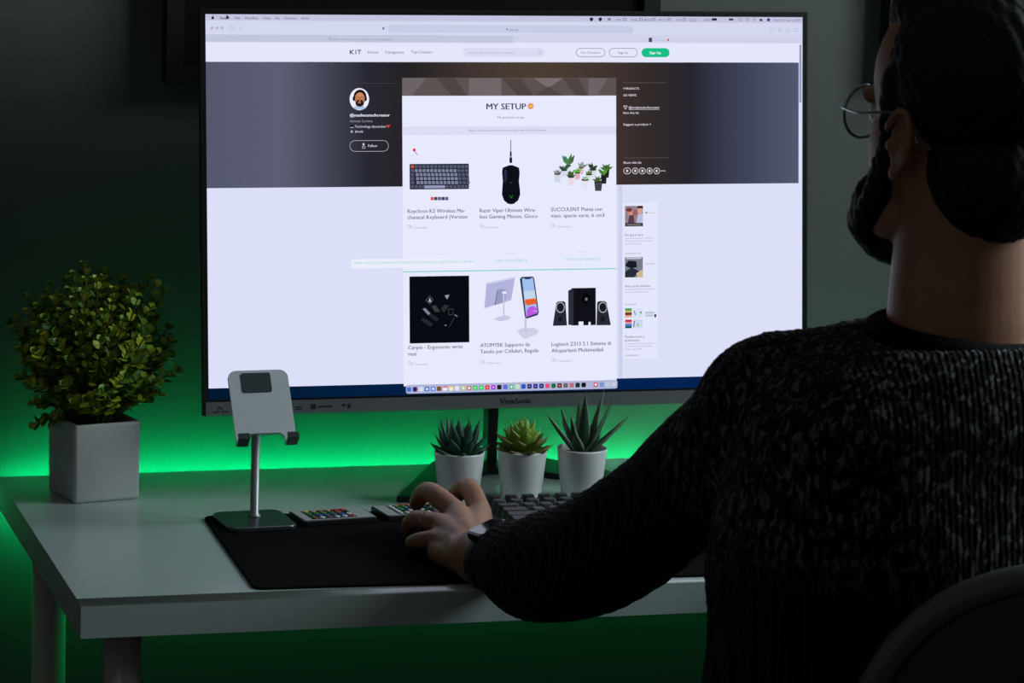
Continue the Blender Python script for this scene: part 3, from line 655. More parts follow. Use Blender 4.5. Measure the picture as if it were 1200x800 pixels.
m_rem = pbr('remote_black', (0.008, 0.008, 0.009), 0.4, lin=True)
m_face = pbr('remote_face_white', (170, 174, 176), 0.4)
m_panel = pbr('remote_dark_panel', (30, 62, 52), 0.5)
def remote(ax, ay, ang, rows, cols, colours, label, panel):
    o = (ax, ay, MT); t = thing('remote_control', o, label, 'remote')
    M = Matrix.Translation(o) @ Matrix.Rotation(ang, 4, 'Z')
    MB().prism(rrect(0, -0.052, 0.086, 0, 0.004), 0, 0.0062, M=M, bev=0.0008).build('body', m_rem, t)
    fc = MB().prism(rrect(0.0022, -0.0498, 0.0838, -0.0022, 0.003), 0.0058, 0.0066, M=M).build('face_plate', m_face, t)
    x0, x1, y0, y1 = panel
    MB().prism(rrect(x0, y0, x1, y1, 0.002), 0.0064, 0.0068, M=M).build('button_panel', m_panel, fc)
    bw = (x1-x0)/cols; bh = (y1-y0)/rows
    shared = {}
    for r_ in range(rows):
        for c_ in range(cols):
            col = colours[r_ % len(colours)][c_ % len(colours[0])]
            if col not in shared:
                mb = MB(); mb.lathe([(bw*.36, 0), (bw*.36, 0.0009), (bw*.28, 0.0013)], n=12)
                shared[col] = mb.mesh('button'); shared[col].materials.append(pbr('button_%d_%d_%d' % col, col, 0.45))
            b = bpy.data.objects.new('button', shared[col]); COL.objects.link(b); b.parent = t
            b.location = (M @ V(x0+bw*(c_+.5), y1-bh*(r_+.5), 0.0066))-Vector(o)
    return t
Y_, O_, R_, G_, B_, W_, K_ = (206, 200, 40), (214, 150, 70), (196, 50, 46), (44, 130, 70), (40, 80, 170), (214, 216, 220), (30, 34, 38)
remote(0.284, -0.262, math.radians(7.5), 4, 6, [[Y_, (190, 170, 120), (180, 120, 70), O_, R_, (214, 60, 50)], [G_, (60, 120, 60), (80, 140, 60), (60, 110, 60), R_, K_], [(40, 90, 80), B_, (60, 80, 160), (40, 100, 110), B_, W_], [(150, 60, 60), W_, (120, 60, 70), W_, W_, R_]],
       'white-faced remote with coloured buttons lying beside the phone stand foot', (0.012, 0.064, -0.047, -0.006))
remote(0.380, -0.250, math.radians(7.5), 5, 8, [[W_, O_, R_, (214, 110, 60), R_, R_, O_, W_], [W_, G_, (60, 160, 90), B_, B_, (70, 60, 160), K_, W_], [W_, (60, 140, 120), B_, (60, 120, 200), (90, 60, 150), K_, W_, W_], [W_, K_, W_, (60, 90, 170), W_, K_, W_, W_], [W_, W_, K_, W_, K_, W_, W_, W_]],
       'white-faced remote with small coloured buttons beside the mouse and the hand', (0.016, 0.074, -0.048, -0.005))

m_alu = pbr('brushed_aluminium', (206, 212, 216), 0.45, metal=0.2, bump=0.03, bscale=800)
m_alu_d = pbr('dark_aluminium', (96, 104, 106), 0.3, metal=0.8)
m_pad = pbr('grey_rubber', (44, 56, 62), 0.7)
ps_ = thing('phone_stand', (0.241, -0.288, MT), 'silver metal phone stand with dark rubber pad on the mat corner', 'phone stand')
Mb = Matrix.Translation((0.241, -0.288, MT)) @ Matrix.Rotation(math.radians(4), 4, 'Z')
MB().prism(rrect(-0.0385, -0.041, 0.0385, 0.041, 0.012), 0, 0.0055, M=Mb, bev=0.0012).build('base_plate', m_alu_d, ps_)
MB().lathe([(0.0075, MT+0.0055), (0.0066, MT+0.0075), (0.0048, MT+0.009), (0.0048, 0.853)], (0.243, -0.277, 0), 24).build('pole', pbr('satin_aluminium_pole', (150, 156, 158), 0.38, metal=0.55), ps_)
# cradle plate: local u across, v up the slope
c0 = V(0.2478, -0.310, 0.8365); c1 = V(0.2485, -0.252, 0.9015)
pu = V(1, 0.02, 0.004).normalized(); pv = (c1-c0).normalized(); pn = pu.cross(pv)   # pn faces back, up
if pn.y > 0: pn = -pn
LH = (c1-c0).length; Mp = Matrix(((pu.x, pv.x, pn.x, c0.x), (pu.y, pv.y, pn.y, c0.y), (pu.z, pv.z, pn.z, c0.z), (0, 0, 0, 1)))
hw = 0.0335
outl = [(-hw, -0.004), (-hw+0.0125, -0.004), (-hw+0.0135, 0.004), (-hw+0.017, 0.0075), (hw-0.017, 0.0075), (hw-0.0135, 0.004), (hw-0.0125, -0.004), (hw, -0.004)]
for k in range(7): a = math.radians(0+90*k/6); outl.append((hw-0.0095+0.0095*math.cos(a), LH-0.0095+0.0095*math.sin(a)))
for k in range(7): a = math.radians(90+90*k/6); outl.append((-hw+0.0095+0.0095*math.cos(a), LH-0.0095+0.0095*math.sin(a)))
cradle = MB().prism(outl, -0.0035, 0.0, M=Mp).build('cradle_plate', m_alu, ps_)
MB().prism(rrect(-0.0190, LH-0.0285, 0.0135, LH-0.0040, 0.0025), 0.0, 0.0012, M=Mp).build('rubber_pad', m_pad, ps_)
for x0 in (-hw, hw-0.0125):
    lp = MB().prism([(x0, -0.0065), (x0+0.0125, -0.0065), (x0+0.0125, -0.0035), (x0, -0.0035)], -0.0035, 0.0125, M=Mp)
    lp.prism([(x0, -0.0065), (x0+0.0125, -0.0065), (x0+0.0125, 0.0005), (x0, 0.0005)], 0.0105, 0.0135, M=Mp)
    lp.build('lip', m_alu_d, ps_)
hg = MB(); hc = V(0.243, -0.277, 0.853)
hg.tube([hc-pu*0.012, hc+pu*0.012], 0.0062, 16); hg.tube([hc, hc+pn*0.0105], 0.005, 12)
hg.build('hinge', m_alu_d, ps_)

# ------------------------------------------------------------------ square pot with leafy plant
m_pot = pbr('white_ceramic', (196, 197, 196), 0.38, var=0.02, vscale=20)
m_soil = pbr('dark_soil', (30, 24, 18), 0.95, bump=0.8, bscale=300)
pc = V(0.0935, -0.108, DT); Mc = Matrix.Translation(pc) @ Matrix.Rotation(math.radians(13), 4, 'Z')
plant = thing('potted_plant', pc, 'bushy yellow-green leafy plant in a square white pot at the desk corner', 'plant')
cp_ = MB(); a = 0.0395
def sq(r, z, k=0.004): return [Mc @ V(x, y, z) for x, y in rrect(-r, -r, r, r, k, 5)]
cp_.loft([sq(a-0.003, 0), sq(a-0.001, 0.001), sq(a, 0.004), sq(a+0.0005, 0.086), sq(a, 0.0885), sq(a-0.0015, 0.0895), sq(a-0.004, 0.089, .003), sq(a-0.005, 0.087, .003), sq(a-0.005, 0.074, .003)], 0)
cp_.build('pot', m_pot, plant)
MB().prism(rrect(-a+0.005, -a+0.005, a-0.005, a-0.005, 0.003), 0.070, 0.078, M=Mc).build('soil', m_soil, plant)
m_lf = [pbr('leaf_yellow_green', (172, 184, 46), 0.5, var=0.25, vscale=60), pbr('leaf_mid_green', (112, 148, 44), 0.5, var=0.25, vscale=60), pbr('leaf_deep_green', (58, 104, 38), 0.5, var=0.25, vscale=60), pbr('stem_green', (70, 84, 34), 0.6)]
rp = random.Random(11)
def leafquad(mb, base, d, nrm, L, Wd, mi):
    d = d.normalized(); s = d.cross(nrm).normalized(); n = s.cross(d).normalized()
    p = [base, base+d*L*.35+s*Wd*.42+n*L*.06, base+d*L*.72+s*Wd*.5+n*L*.08, base+d*L-n*L*.02, base+d*L*.72-s*Wd*.5+n*L*.08, base+d*L*.35-s*Wd*.42+n*L*.06, base+d*L*.5]
    mb.add(p, [(6, 0, 1), (6, 1, 2), (6, 2, 3), (6, 3, 4), (6, 4, 5), (6, 5, 0)], mi, True)
fc = V(0.0935, -0.108, 0.898)
NS = 170
for i in range(NS):
    t = (i+0.5)/NS; zz = 1-1.72*t; ph0 = i*2.39996
    rr_ = math.sqrt(max(0, 1-zz*zz)); d = V(rr_*math.cos(ph0), rr_*math.sin(ph0), zz)
    k = rp.uniform(0.74, 1.0) if rp.random() < 0.82 else rp.uniform(1.02, 1.2)
    if zz > 0.85: k = min(k, 1.05)
    tip = fc+V(d.x*0.088, d.y*0.080, d.z*0.092)*k
    base = V(pc.x+d.x*0.018, pc.y+d.y*0.018, DT+0.079)
    mid = (base*0.45+tip*0.55)+V(0, 0, 0.018)
    pts = [base*(1-u)**2+mid*2*u*(1-u)+tip*u*u for u in [j/9 for j in range(10)]]
    mb = MB(); mb.tube(pts, [0.0011]*6+[0.0009]*4, 5, mi=3)
    nl = 9
    for j in range(nl):
        u = 0.38+0.62*j/(nl-1); q = pts[int(u*9)]*(1-(u*9) % 1)+pts[min(9, int(u*9)+1)]*((u*9) % 1)
        ax = (tip-base).normalized(); a_ = j*PI/2+rp.uniform(-.3, .3)
        x_ = ax.cross(V(0.3, 0.2, 1)).normalized(); y_ = ax.cross(x_)
        for sgn in (0, PI):
            rad = x_*math.cos(a_+sgn)+y_*math.sin(a_+sgn)
            dd = rad*0.85+ax*rp.uniform(.25, .8)+V(0, 0, .15)
            nn = ax*0.8-rad*0.2+V(rp.uniform(-.3, .3), rp.uniform(-.3, .3), .5)
            L = rp.uniform(0.0095, 0.0145)*(1.0-0.25*(u > 0.93))
            mi_ = rp.choices((0, 1, 2), (0.45, 0.35, 0.20))[0]
            leafquad(mb, q, dd, nn, L, L*rp.uniform(.7, .95), mi_)
    for j in range(3):
        a_ = j*2.1+rp.uniform(-.3, .3); rad = x_*math.cos(a_)+y_*math.sin(a_)
        leafquad(mb, tip, rad*.6+ax, ax*.5-rad, 0.0095, 0.0075, rp.choices((0, 1, 2), (0.45, 0.35, 0.20))[0])
    mb.build('sprig', m_lf, plant, fixn=False)

# ------------------------------------------------------------------ three small succulents
m_spot = pbr('white_plastic_pot', (226, 228, 228), 0.35)
def round_pot(x, y, label, name):
    t = thing(name, (x, y, DT), label, 'succulent')
    MB().lathe([(0.0215, 0), (0.0225, 0.001), (0.0285, 0.0585), (0.0288, 0.0605), (0.0278, 0.061), (0.0268, 0.0602), (0.0258, 0.052)], (x, y, DT), 48).build('pot', m_spot, t)
    MB().lathe([(0.0255, DT+0.046), (0.0262, DT+0.053), (0.012, DT+0.0545), (0.001, DT+0.055)], (x, y, 0), 28).build('soil', m_soil, t)
    return t
def fleshy(base, az, elev, L, Wd, Th, curl=0.4, tipw=0.08, seg=8, n=8, belly=0.35, edge=False, cup=0.0):
    """a thick leaf that rises from base, pointing along azimuth az at elevation elev, bending upward by curl"""
    pts = []; h = V(math.cos(az), math.sin(az), 0); p = Vector(base); rings = []
    side = V(-math.sin(az), math.cos(az), 0)
    for k in range(seg+1):
        u = k/seg; e = elev+curl*u
        d = h*math.cos(e)+V(0, 0, math.sin(e)); nrm = -h*math.sin(e)+V(0, 0, math.cos(e))
        wv = (u/belly)**0.55*0.6+0.4 if u < belly else max(tipw, (1-((u-belly)/(1-belly))**1.7))
        if u < belly: wv = 0.55+0.45*(u/belly)
        w_ = Wd*wv/2; t_ = Th*(0.5+0.5*wv)/2*(1 if u < .9 else .6)
        ring = []
        for i in range(n):
            a = 2*PI*i/n
            c_, s_ = math.cos(a), math.sin(a)
            ring.append(p+side*w_*c_+nrm*(t_*s_+cup*w_*abs(c_)))
        rings.append(ring); p = p+d*(L/seg)
    rings.append([p]*n)
    mb = MB(); mb.loft(rings, 0, cap=False)
    if edge:
        nf = len(mb.f)
        for idx in range(nf):
            i = idx % n
            if i in (0, n-1, n//2, n//2-1): mb.m[idx] = 1
    return mb
def succ_mats(nm, c1, c2, rough=0.45):
    m = bpy.data.materials.new(nm); m.use_nodes = True; nt = m.node_tree; b = nt.nodes['Principled BSDF']
    tc = nt.nodes.new('ShaderNodeTexCoord'); sx = nt.nodes.new('ShaderNodeSeparateXYZ'); r = nt.nodes.new('ShaderNodeValToRGB')
    nt.links.new(tc.outputs['Generated'], sx.inputs[0]); nt.links.new(sx.outputs['Z'], r.inputs['Fac'])
    r.color_ramp.elements[0].color = (*s2l(c1), 1); r.color_ramp.elements[1].color = (*s2l(c2), 1); r.color_ramp.elements[0].position = 0.55
    nt.links.new(r.outputs['Color'], b.inputs['Base Color']); b.inputs['Roughness'].default_value = rough
    return m
rs = random.Random(5)
# dark pointed rosette
P1 = (0.492, -0.212)
s1 = round_pot(*P1, 'dark green pointed-leaf succulent in a round white pot beside the hand', 'potted_succulent')
m_ag = succ_mats('agave_leaf', (48, 86, 68), (48, 86, 68))
for ring_, (n_, el, L, Wd) in enumerate(((7, 0.30, 0.032, 0.0150), (7, 0.70, 0.038, 0.0160), (6, 1.05, 0.043, 0.0155), (4, 1.32, 0.046, 0.0130))):
    for k in range(n_):
        az = 2*PI*k/n_+ring_*0.45+rs.uniform(-.12, .12)
        fleshy((P1[0]+0.005*math.cos(az), P1[1]+0.005*math.sin(az), DT+0.052), az, el, L*rs.uniform(.9, 1.08), Wd, 0.0052, 0.35, 0.05, belly=.5, cup=.15).build('leaf', m_ag, s1)
# bright rosette with reddish tips
P2 = (0.5655, -0.212)
s2 = round_pot(*P2, 'bright green rosette succulent with reddish leaf tips in a round white pot', 'potted_succulent')
m_ec = succ_mats('rosette_leaf', (130, 166, 60), (130, 166, 60)); m_ec2 = succ_mats('rosette_leaf_tipped', (96, 128, 44), (142, 84, 52))
for ring_, (n_, el, L, Wd, z0) in enumerate(((8, 0.10, 0.031, 0.020, 0.054), (8, 0.38, 0.030, 0.020, 0.058), (8, 0.70, 0.028, 0.018, 0.062), (7, 0.95, 0.026, 0.016, 0.067), (5, 1.25, 0.022, 0.012, 0.072))):
    for k in range(n_):
        az = 2*PI*k/n_+ring_*0.36+rs.uniform(-.1, .1)
        fleshy((P2[0]+0.004*math.cos(az), P2[1]+0.004*math.sin(az), DT+z0), az, el, L*rs.uniform(.92, 1.08), Wd, 0.0042, 0.55, 0.12, belly=.6, cup=.22).build('leaf', m_ec2 if ring_ < 2 else m_ec, s2)
MB().lathe([(0.006, 0.050), (0.0055, 0.060), (0.004, 0.072)], (P2[0], P2[1], DT), 12).build('stem', m_ec, s2)
# tall spiky one with pale leaf edges
P3 = (0.637, -0.212)
s3 = round_pot(*P3, 'tall spiky dark green succulent with pale leaf edges in a round white pot', 'potted_succulent')
m_hw = succ_mats('spiky_leaf', (38, 72, 48), (38, 72, 48)); m_hwe = pbr('pale_leaf_edge', (112, 136, 112), 0.5)
for az_d, el, L, Wd in ((182, 0.86, 0.062, 0.016), (165, 1.15, 0.060, 0.015), (100, 1.38, 0.064, 0.014), (262, 1.46, 0.075, 0.0165), (340, 1.12, 0.068, 0.016), (352, 0.72, 0.064, 0.016), (15, 1.22, 0.074, 0.013), (300, 0.85, 0.036, 0.015), (232, 0.95, 0.040, 0.015), (60, 0.9, 0.045, 0.014), (130, 0.95, 0.045, 0.014), (200, 1.25, 0.052, 0.014)):
    az = math.radians(az_d)
    fleshy((P3[0]+0.004*math.cos(az), P3[1]+0.004*math.sin(az), DT+0.050), az, el, L, Wd, 0.005, 0.12, 0.04, belly=.3, edge=True, cup=.2).build('leaf', [m_hw, m_hwe], s3)

# ------------------------------------------------------------------ keyboard and mouse
m_kcase = pbr('keyboard_case', (22, 23, 26), 0.5); m_key = pbr('keycap_dark_grey', (46, 48, 54), 0.5); m_key2 = pbr('keycap_black', (26, 27, 31), 0.5)
KX, KY, KZ = 0.4865, -0.3215, MT
kbd = thing('keyboard', (KX+0.155, KY-0.06, KZ), 'dark mechanical keyboard in front of the three succulents', 'keyboard')
MB().prism(rrect(KX, KY-0.122, KX+0.312, KY, 0.004), KZ, KZ+0.018, bev=0.0015).build('case', m_kcase, kbd)
rows = [[1]*16, [1]*13+[2, 1], [1.5]+[1]*12+[1.5, 1], [1.75]+[1]*11+[2.25, 1], [2.25]+[1]*10+[1.75, 1, 1], [1.25, 1.25, 1.25, 6.25, 1, 1, 1, 1, 1, 1]]
kmesh = {}
for r_, row in enumerate(rows):
    x = KX+0.004
    for c_, u_ in enumerate(row):
        key = (u_, r_)
        if key not in kmesh:
            w_ = 0.019*u_-0.0008; d_ = 0.0182; tl = (2-r_)*0.05
            mb = MB(); th_ = 0.0125+0.0007*(5-r_)
            b0 = rrect(-w_/2, -d_/2, w_/2, d_/2, 0.0012, 2); b1 = rrect(-w_/2+0.0034, -d_/2+0.0040, w_/2-0.0034, d_/2-0.0020, 0.0018, 2); bm_ = rrect(-w_/2+0.0031, -d_/2+0.0036, w_/2-0.0031, d_/2-0.0017, 0.0018, 2)
            mb.loft([[V(q[0], q[1], 0) for q in b0], [V(q[0], q[1], th_*.93-q[1]*tl) for q in bm_], [V(q[0], q[1], th_-q[1]*tl) for q in b1]], 0, smooth=False)
            kmesh[key] = mb.mesh('keycap'); kmesh[key].materials.append(m_key if (u_ == 1 and r_ > 0) else m_key2)
        k_ = bpy.data.objects.new('keycap', kmesh[key]); COL.objects.link(k_); k_.parent = kbd
        k_.location = V(x+0.019*u_/2, KY-0.0045-0.0093-r_*0.0189, KZ+0.0175)-kbd.location
        x += 0.019*u_
m_mouse = pbr('mouse_black', (0.010, 0.010, 0.011), 0.35, lin=True); m_mouse2 = pbr('mouse_side', (0.03, 0.032, 0.033), 0.4, lin=True)
mo = V(0.4265, -0.396, MT)
mouse = thing('mouse', mo, 'black computer mouse under the left hand on the desk mat', 'mouse')
mb = MB(); rings = []
for k in range(15):
    v = -1+2*k/14; yy = v*0.060
    hw_ = 0.031*(1-abs(v)**3.2*0.55)*(0.94+0.06*math.cos(v*4)); hh = 0.037*(1-((v+0.12)/1.12)**2*0.62) if v > -.12 else 0.037*(1-((v+0.12)/0.88)**2*0.7)
    if k in (0, 14): hw_ *= .8; hh *= .7
    rings.append([mo+V(hw_*math.copysign(abs(math.cos(a))**.7, math.cos(a)), yy, hh*max(0, math.sin(a))**.75) for a in [PI*i/14 for i in range(15)]])
mb.loft(rings, 0, cap=True); mb.build('shell', m_mouse, mouse)
wh = MB(); wc = mo+V(0, 0.036, 0.028); wh.tube([wc-V(0.0035, 0, 0), wc+V(0.0035, 0, 0)], 0.0085, 18); wh.build('scroll_wheel', m_mouse2, mouse)
lr = MB().box((mo.x-0.0262, mo.y+0.036, MT+0.016), (mo.x-0.0215, mo.y+0.050, MT+0.021)).build('red_light', emis('mouse_red_led', (0.9, 0.02, 0.03), 0.8, lin=True), mouse)

# ------------------------------------------------------------------ the seated man
PO = V(0.70, -1.12, 0.0)
man = thing('person', PO, 'man in a dark flecked knit sweater seated at the desk, left hand on mouse', 'person')
m_skin = pbr('skin', (160, 112, 84), 0.5, var=0.08, vscale=60, bump=0.05, bscale=500, sub=0.1)
HC = V(0.7000, -1.100, 1.2725)
haz = math.radians(-14.5); hp = math.radians(3)
HF = V(math.sin(haz)*math.cos(hp), math.cos(haz)*math.cos(hp), math.sin(hp)); HL = V(-math.cos(haz), math.sin(haz), 0); HU = HF.cross(HL)
if HU.z < 0: HU = -HU
AX = (HF, HL, HU)
def hd(f_, l_, u_): return HC+HF*f_+HL*l_+HU*u_
def bez(pts, n=8):
    """smooth polyline through points (Catmull-Rom)"""
    P = [Vector(q) for q in pts]; P = [P[0]*2-P[1]]+P+[P[-1]*2-P[-2]]; out = []
    for i in range(1, len(P)-2):
        for k in range(n):
            t = k/n
            out.append(0.5*((2*P[i])+(P[i+1]-P[i-1])*t+(2*P[i-1]-5*P[i]+4*P[i+1]-P[i+2])*t*t+(3*P[i]-P[i-1]-3*P[i+1]+P[i+2])*t**3))
    out.append(P[-2]); return out
def lerp_list(r, n=8):
    out = []
    for i in range(len(r)-1):
        for k in range(n): out.append(r[i]+(r[i+1]-r[i])*k/n)
    out.append(r[-1]); return out
def limb(mb, pts, rad, n=28, seg=6, re=True): mb.tube(bez(pts, seg), lerp_list(rad, seg), n, round_ends=re)

def torso_rings(grow):
    rows = [  # z, cx, cy, half width, half depth
        (0.47, 0.700, -1.145, 0.185, 0.130), (0.55, 0.698, -1.140, 0.195, 0.138), (0.65, 0.697, -1.130, 0.192, 0.132), (0.76, 0.697, -1.120, 0.196, 0.125),
        (0.86, 0.700, -1.110, 0.196, 0.124), (0.95, 0.704, -1.105, 0.190, 0.122), (1.02, 0.706, -1.105, 0.178, 0.112), (1.06, 0.706, -1.108, 0.145, 0.092), (1.085, 0.706, -1.110, 0.100, 0.075)]
    out = []
    for z, cx, cy, a, b in rows:
        a += grow; b += grow*0.8
        out.append([V(cx+a*math.copysign(abs(math.cos(t))**.8, math.cos(t)), cy+b*math.copysign(abs(math.sin(t))**.85, math.sin(t)), z) for t in [2*PI*i/32 for i in range(32)]])
    return out
SL, SR = V(0.556, -1.040, 1.006), V(0.870, -1.085, 1.018)
ARM_L = [SL, V(0.532, -0.975, 0.946), V(0.503, -0.888, 0.879), V(0.468, -0.795, 0.813), V(0.444, -0.715, 0.786), V(0.430, -0.640, 0.772), V(0.416, -0.575, 0.764)]
ARM_R = [SR, V(0.915, -1.02, 0.93), V(0.935, -0.92, 0.845), V(0.915, -0.80, 0.800), V(0.872, -0.70, 0.785), V(0.835, -0.63, 0.778), V(0.805, -0.575, 0.770)]
def hand(mb, W_, fingers, thumb, s=1.0):
    for i, ch in enumerate(fingers):
        r0 = (0.0138, 0.0138, 0.0130, 0.0120)[i]; rf = (0.0101, 0.0102, 0.0095, 0.0086)[i]
        mcp = V(*ch[0])
        mb.tube([W_+(mcp-W_)*0.05+V((i-1.5)*-0.0075*s, 0, 0), W_*.5+mcp*.5+V(0, 0, 0.001), mcp], [0.016, 0.0145, r0*.92], 12, round_ends=True)
        pts = bez([mcp]+[V(*q) for q in ch[1:]], 4); mb.tube(pts, lerp_list([r0*.9, rf*1.08, rf, rf*.86], 4), 12, round_ends=True)
        mb.ell(V(*ch[1]), (rf*1.1, rf*1.1, rf*1.08))
    for a, b in zip(fingers[:-1], fingers[1:]):
        m0 = (V(*a[0])+V(*b[0]))/2; mb.tube([W_*.75+m0*.25-V(0, 0, .003), m0-V(0, 0.010, 0.004)], [0.015, 0.0105], 12, round_ends=True)
    pts = bez([V(*q) for q in thumb], 4); mb.tube(pts, lerp_list([0.0165, 0.0125, 0.0108, 0.0088], 4), 12, round_ends=True)
    mb.tube([V(*thumb[0]), (V(*thumb[1])+V(*fingers[0][0]))/2-V(0, 0, .004)], [0.016, 0.010], 12, round_ends=True)
    mb.tube([W_+V(-0.014*s, 0.006, -0.006), V(*fingers[3][0])-V(0, 0.014, 0.010)], [0.0165, 0.014], 12, round_ends=True)
WL = V(0.413, -0.566, 0.765)
FL_ = [[(0.450, -0.455, 0.781), (0.4490, -0.412, 0.799), (0.444, -0.384, 0.787), (0.440, -0.371, 0.776)],
       [(0.423, -0.460, 0.783), (0.4075, -0.412, 0.795), (0.404, -0.382, 0.786), (0.403, -0.366, 0.773)],
       [(0.403, -0.475, 0.775), (0.3860, -0.437, 0.772), (0.3835, -0.412, 0.760), (0.387, -0.396, 0.750)],
       [(0.392, -0.495, 0.764), (0.3790, -0.475, 0.758), (0.3765, -0.455, 0.751), (0.380, -0.441, 0.748)]]
TL_ = [(0.436, -0.540, 0.762), (0.464, -0.497, 0.764), (0.471, -0.462, 0.761), (0.464, -0.438, 0.758)]
WR = V(0.803, -0.570, 0.769)
FR_ = [[(0.762+dx, -0.468+dy, 0.790), (0.758+dx*1.1, -0.428+dy, 0.800), (0.757+dx*1.1, -0.404+dy, 0.792), (0.757+dx*1.1, -0.392+dy, 0.783)] for dx, dy in ((-0.004, -0.004), (0.020, 0.0), (0.042, -0.006), (0.062, -0.020))]
TR_ = [(0.782, -0.545, 0.768), (0.752, -0.505, 0.776), (0.740, -0.470, 0.780), (0.734, -0.446, 0.781)]
body = MB()
body.loft(torso_rings(-0.012), 0)
body.tube([SL+V(0.02, 0, -0.008), V(0.706, -1.105, 1.022), SR+V(-0.02, 0, -0.008)], [0.050, 0.060, 0.050], 16, round_ends=True)
limb(body, ARM_L, [0.052, 0.046, 0.042, 0.040, 0.040, 0.034, 0.0295]); limb(body, ARM_R, [0.052, 0.046, 0.042, 0.040, 0.038, 0.031, 0.0265])
body.ell(WL+V(0.002, -.006, -0.001), (0.033, 0.035, 0.0245)); body.ell(WR+V(0, -.004, 0), (0.0275, 0.03, 0.021))
hand(body, WL, FL_, TL_, 1.0); hand(body, WR, FR_, TR_, -1.0)
# neck and head
limb(body, [V(0.704, -1.118, 1.02), V(0.703, -1.116, 1.10), hd(-0.018, 0, -0.085), hd(-0.012, 0, -0.01)], [0.066, 0.066, 0.061, 0.06], 36)
body.ell(hd(-0.008, 0, 0.038), (0.098, 0.076, 0.090), AX, 32, 20); body.ell(hd(0.028, 0, -0.025), (0.064, 0.062, 0.088), AX, 28, 18)
body.ell(hd(0.032, 0, -0.082), (0.056, 0.052, 0.038), AX); body.ell(hd(0.074, 0, -0.102), (0.021, 0.024, 0.019), AX)
for s in (-1, 1):
    body.ell(hd(0.078, s*0.026, 0.016), (0.014, 0.026, 0.011), AX); body.ell(hd(0.052, s*0.040, -0.028), (0.020, 0.015, 0.018), AX)
    body.ell(hd(0.098, s*0.011, -0.044), (0.009, 0.008, 0.007), AX); body.ell(hd(0.03, s*0.05, -0.085), (0.035, 0.012, 0.022), AX)
    # ear: shell, rim and lobe
    e = hd(-0.014, s*0.072, -0.012); el_ = (HL*s*0.90-HF*0.32).normalized(); eu = (HU-HF*0.16).normalized(); ef = eu.cross(el_).normalized()
    if ef.dot(HF) < 0: ef = -ef
    body.ell(e+el_*0.001, (0.013, 0.0055, 0.027), (ef, el_, eu), 24, 16)
    rim = [e+el_*0.0105-ef*(0.0125*math.cos(t))+eu*(0.0285*math.sin(t)+0.003) for t in [math.radians(-62+k*14) for k in range(17)]]
    body.tube(rim, [0.0036]*17, 10, round_ends=True)
    body.tube([e+el_*0.0085-ef*0.002+eu*0.012, e+el_*0.0085-ef*0.0055-eu*0.002, e+el_*0.007-ef*0.002-eu*0.014], 0.0026, 8, round_ends=True)
    body.tube([e-el_*0.004-ef*0.009+eu*0.014, e+el_*0.009-ef*0.010+eu*0.012], 0.005, 8); body.tube([e-el_*0.004-ef*0.008-eu*0.010, e+el_*0.009-ef*0.009-eu*0.008], 0.005, 8)
    body.ell(e+el_*0.0065-ef*0.001-eu*0.026, (0.0075, 0.0042, 0.0085), (ef, el_, eu)); body.ell(e+el_*0.004+ef*0.012-eu*0.004, (0.004, 0.004, 0.006), (ef, el_, eu))
body.tube([hd(0.088, 0, 0.004), hd(0.097, 0, -0.020), hd(0.104, 0, -0.040)], [0.0085, 0.0095, 0.0110], 12, round_ends=True)
body.ell(hd(0.087, 0, -0.067), (0.010, 0.023, 0.0065), AX); body.ell(hd(0.085, 0, -0.078), (0.010, 0.020, 0.0065), AX)
# legs and shoes-covered feet
for hx, kx, fx in ((0.615, 0.600, 0.600), (0.790, 0.805, 0.800)):
    limb(body, [V(hx, -1.12, 0.545), V(kx, -0.90, 0.565), V(kx, -0.700, 0.550), V(fx, -0.690, 0.32), V(fx, -0.715, 0.09)], [0.085, 0.075, 0.058, 0.055, 0.036])
    limb(body, [V(fx, -0.735, 0.055), V(fx, -0.62, 0.045), V(fx, -0.54, 0.030)], [0.032, 0.034, 0.022])
me = remesh(body, 0.0026, 4, 'body', PO)
bo = link('body', me, m_skin, man)
tag(bo, 'bare head, neck and hands')
# eyes
m_eye = pbr('eye_white', (225, 222, 218), 0.2); m_iris = pbr('iris_dark', (40, 26, 18), 0.2)
for s in (-1, 1):
    q = hd(0.0755, s*0.031, -0.001); eb = MB().ell(q, (0.0118, 0.0118, 0.0118), AX); eb.ell(q+HF*0.0068, (0.0056, 0.0056, 0.0056), AX, mi=1)
    eb.build('eye', [m_eye, m_iris], man)
# hair and beard
m_hair = pbr('black_hair', (0.0035, 0.0032, 0.003), 0.6, spec=0.3, var=0.3, vscale=300, bump=0.5, bscale=260, lin=True)
hb = MB()
hb.ell(hd(-0.030, 0, 0.050), (0.090, 0.0835, 0.088), AX, 32, 20); hb.ell(hd(0.005, 0, 0.098), (0.072, 0.062, 0.042), AX, 24, 14)
hb.ell(hd(-0.052, 0, -0.030), (0.058, 0.062, 0.070), AX, 28, 16); hb.ell(hd(0.035, 0, 0.092), (0.045, 0.052, 0.028), AX, 24, 14)
for s in (-1, 1): hb.tube([hd(0.008, s*0.069, 0.040), hd(0.012, s*0.069, 0.01), hd(0.018, s*0.066, -0.045)], [0.014, 0.010, 0.009], 12, round_ends=True)
hm = remesh(hb, 0.004, 3, 'hair', PO)
rh = random.Random(2)
displace(hm, lambda x, y, z: 0.0012*np.sin(x*410+z*150)*np.sin(y*370-z*210))
link('hair', hm, m_hair, man)
bb = MB()
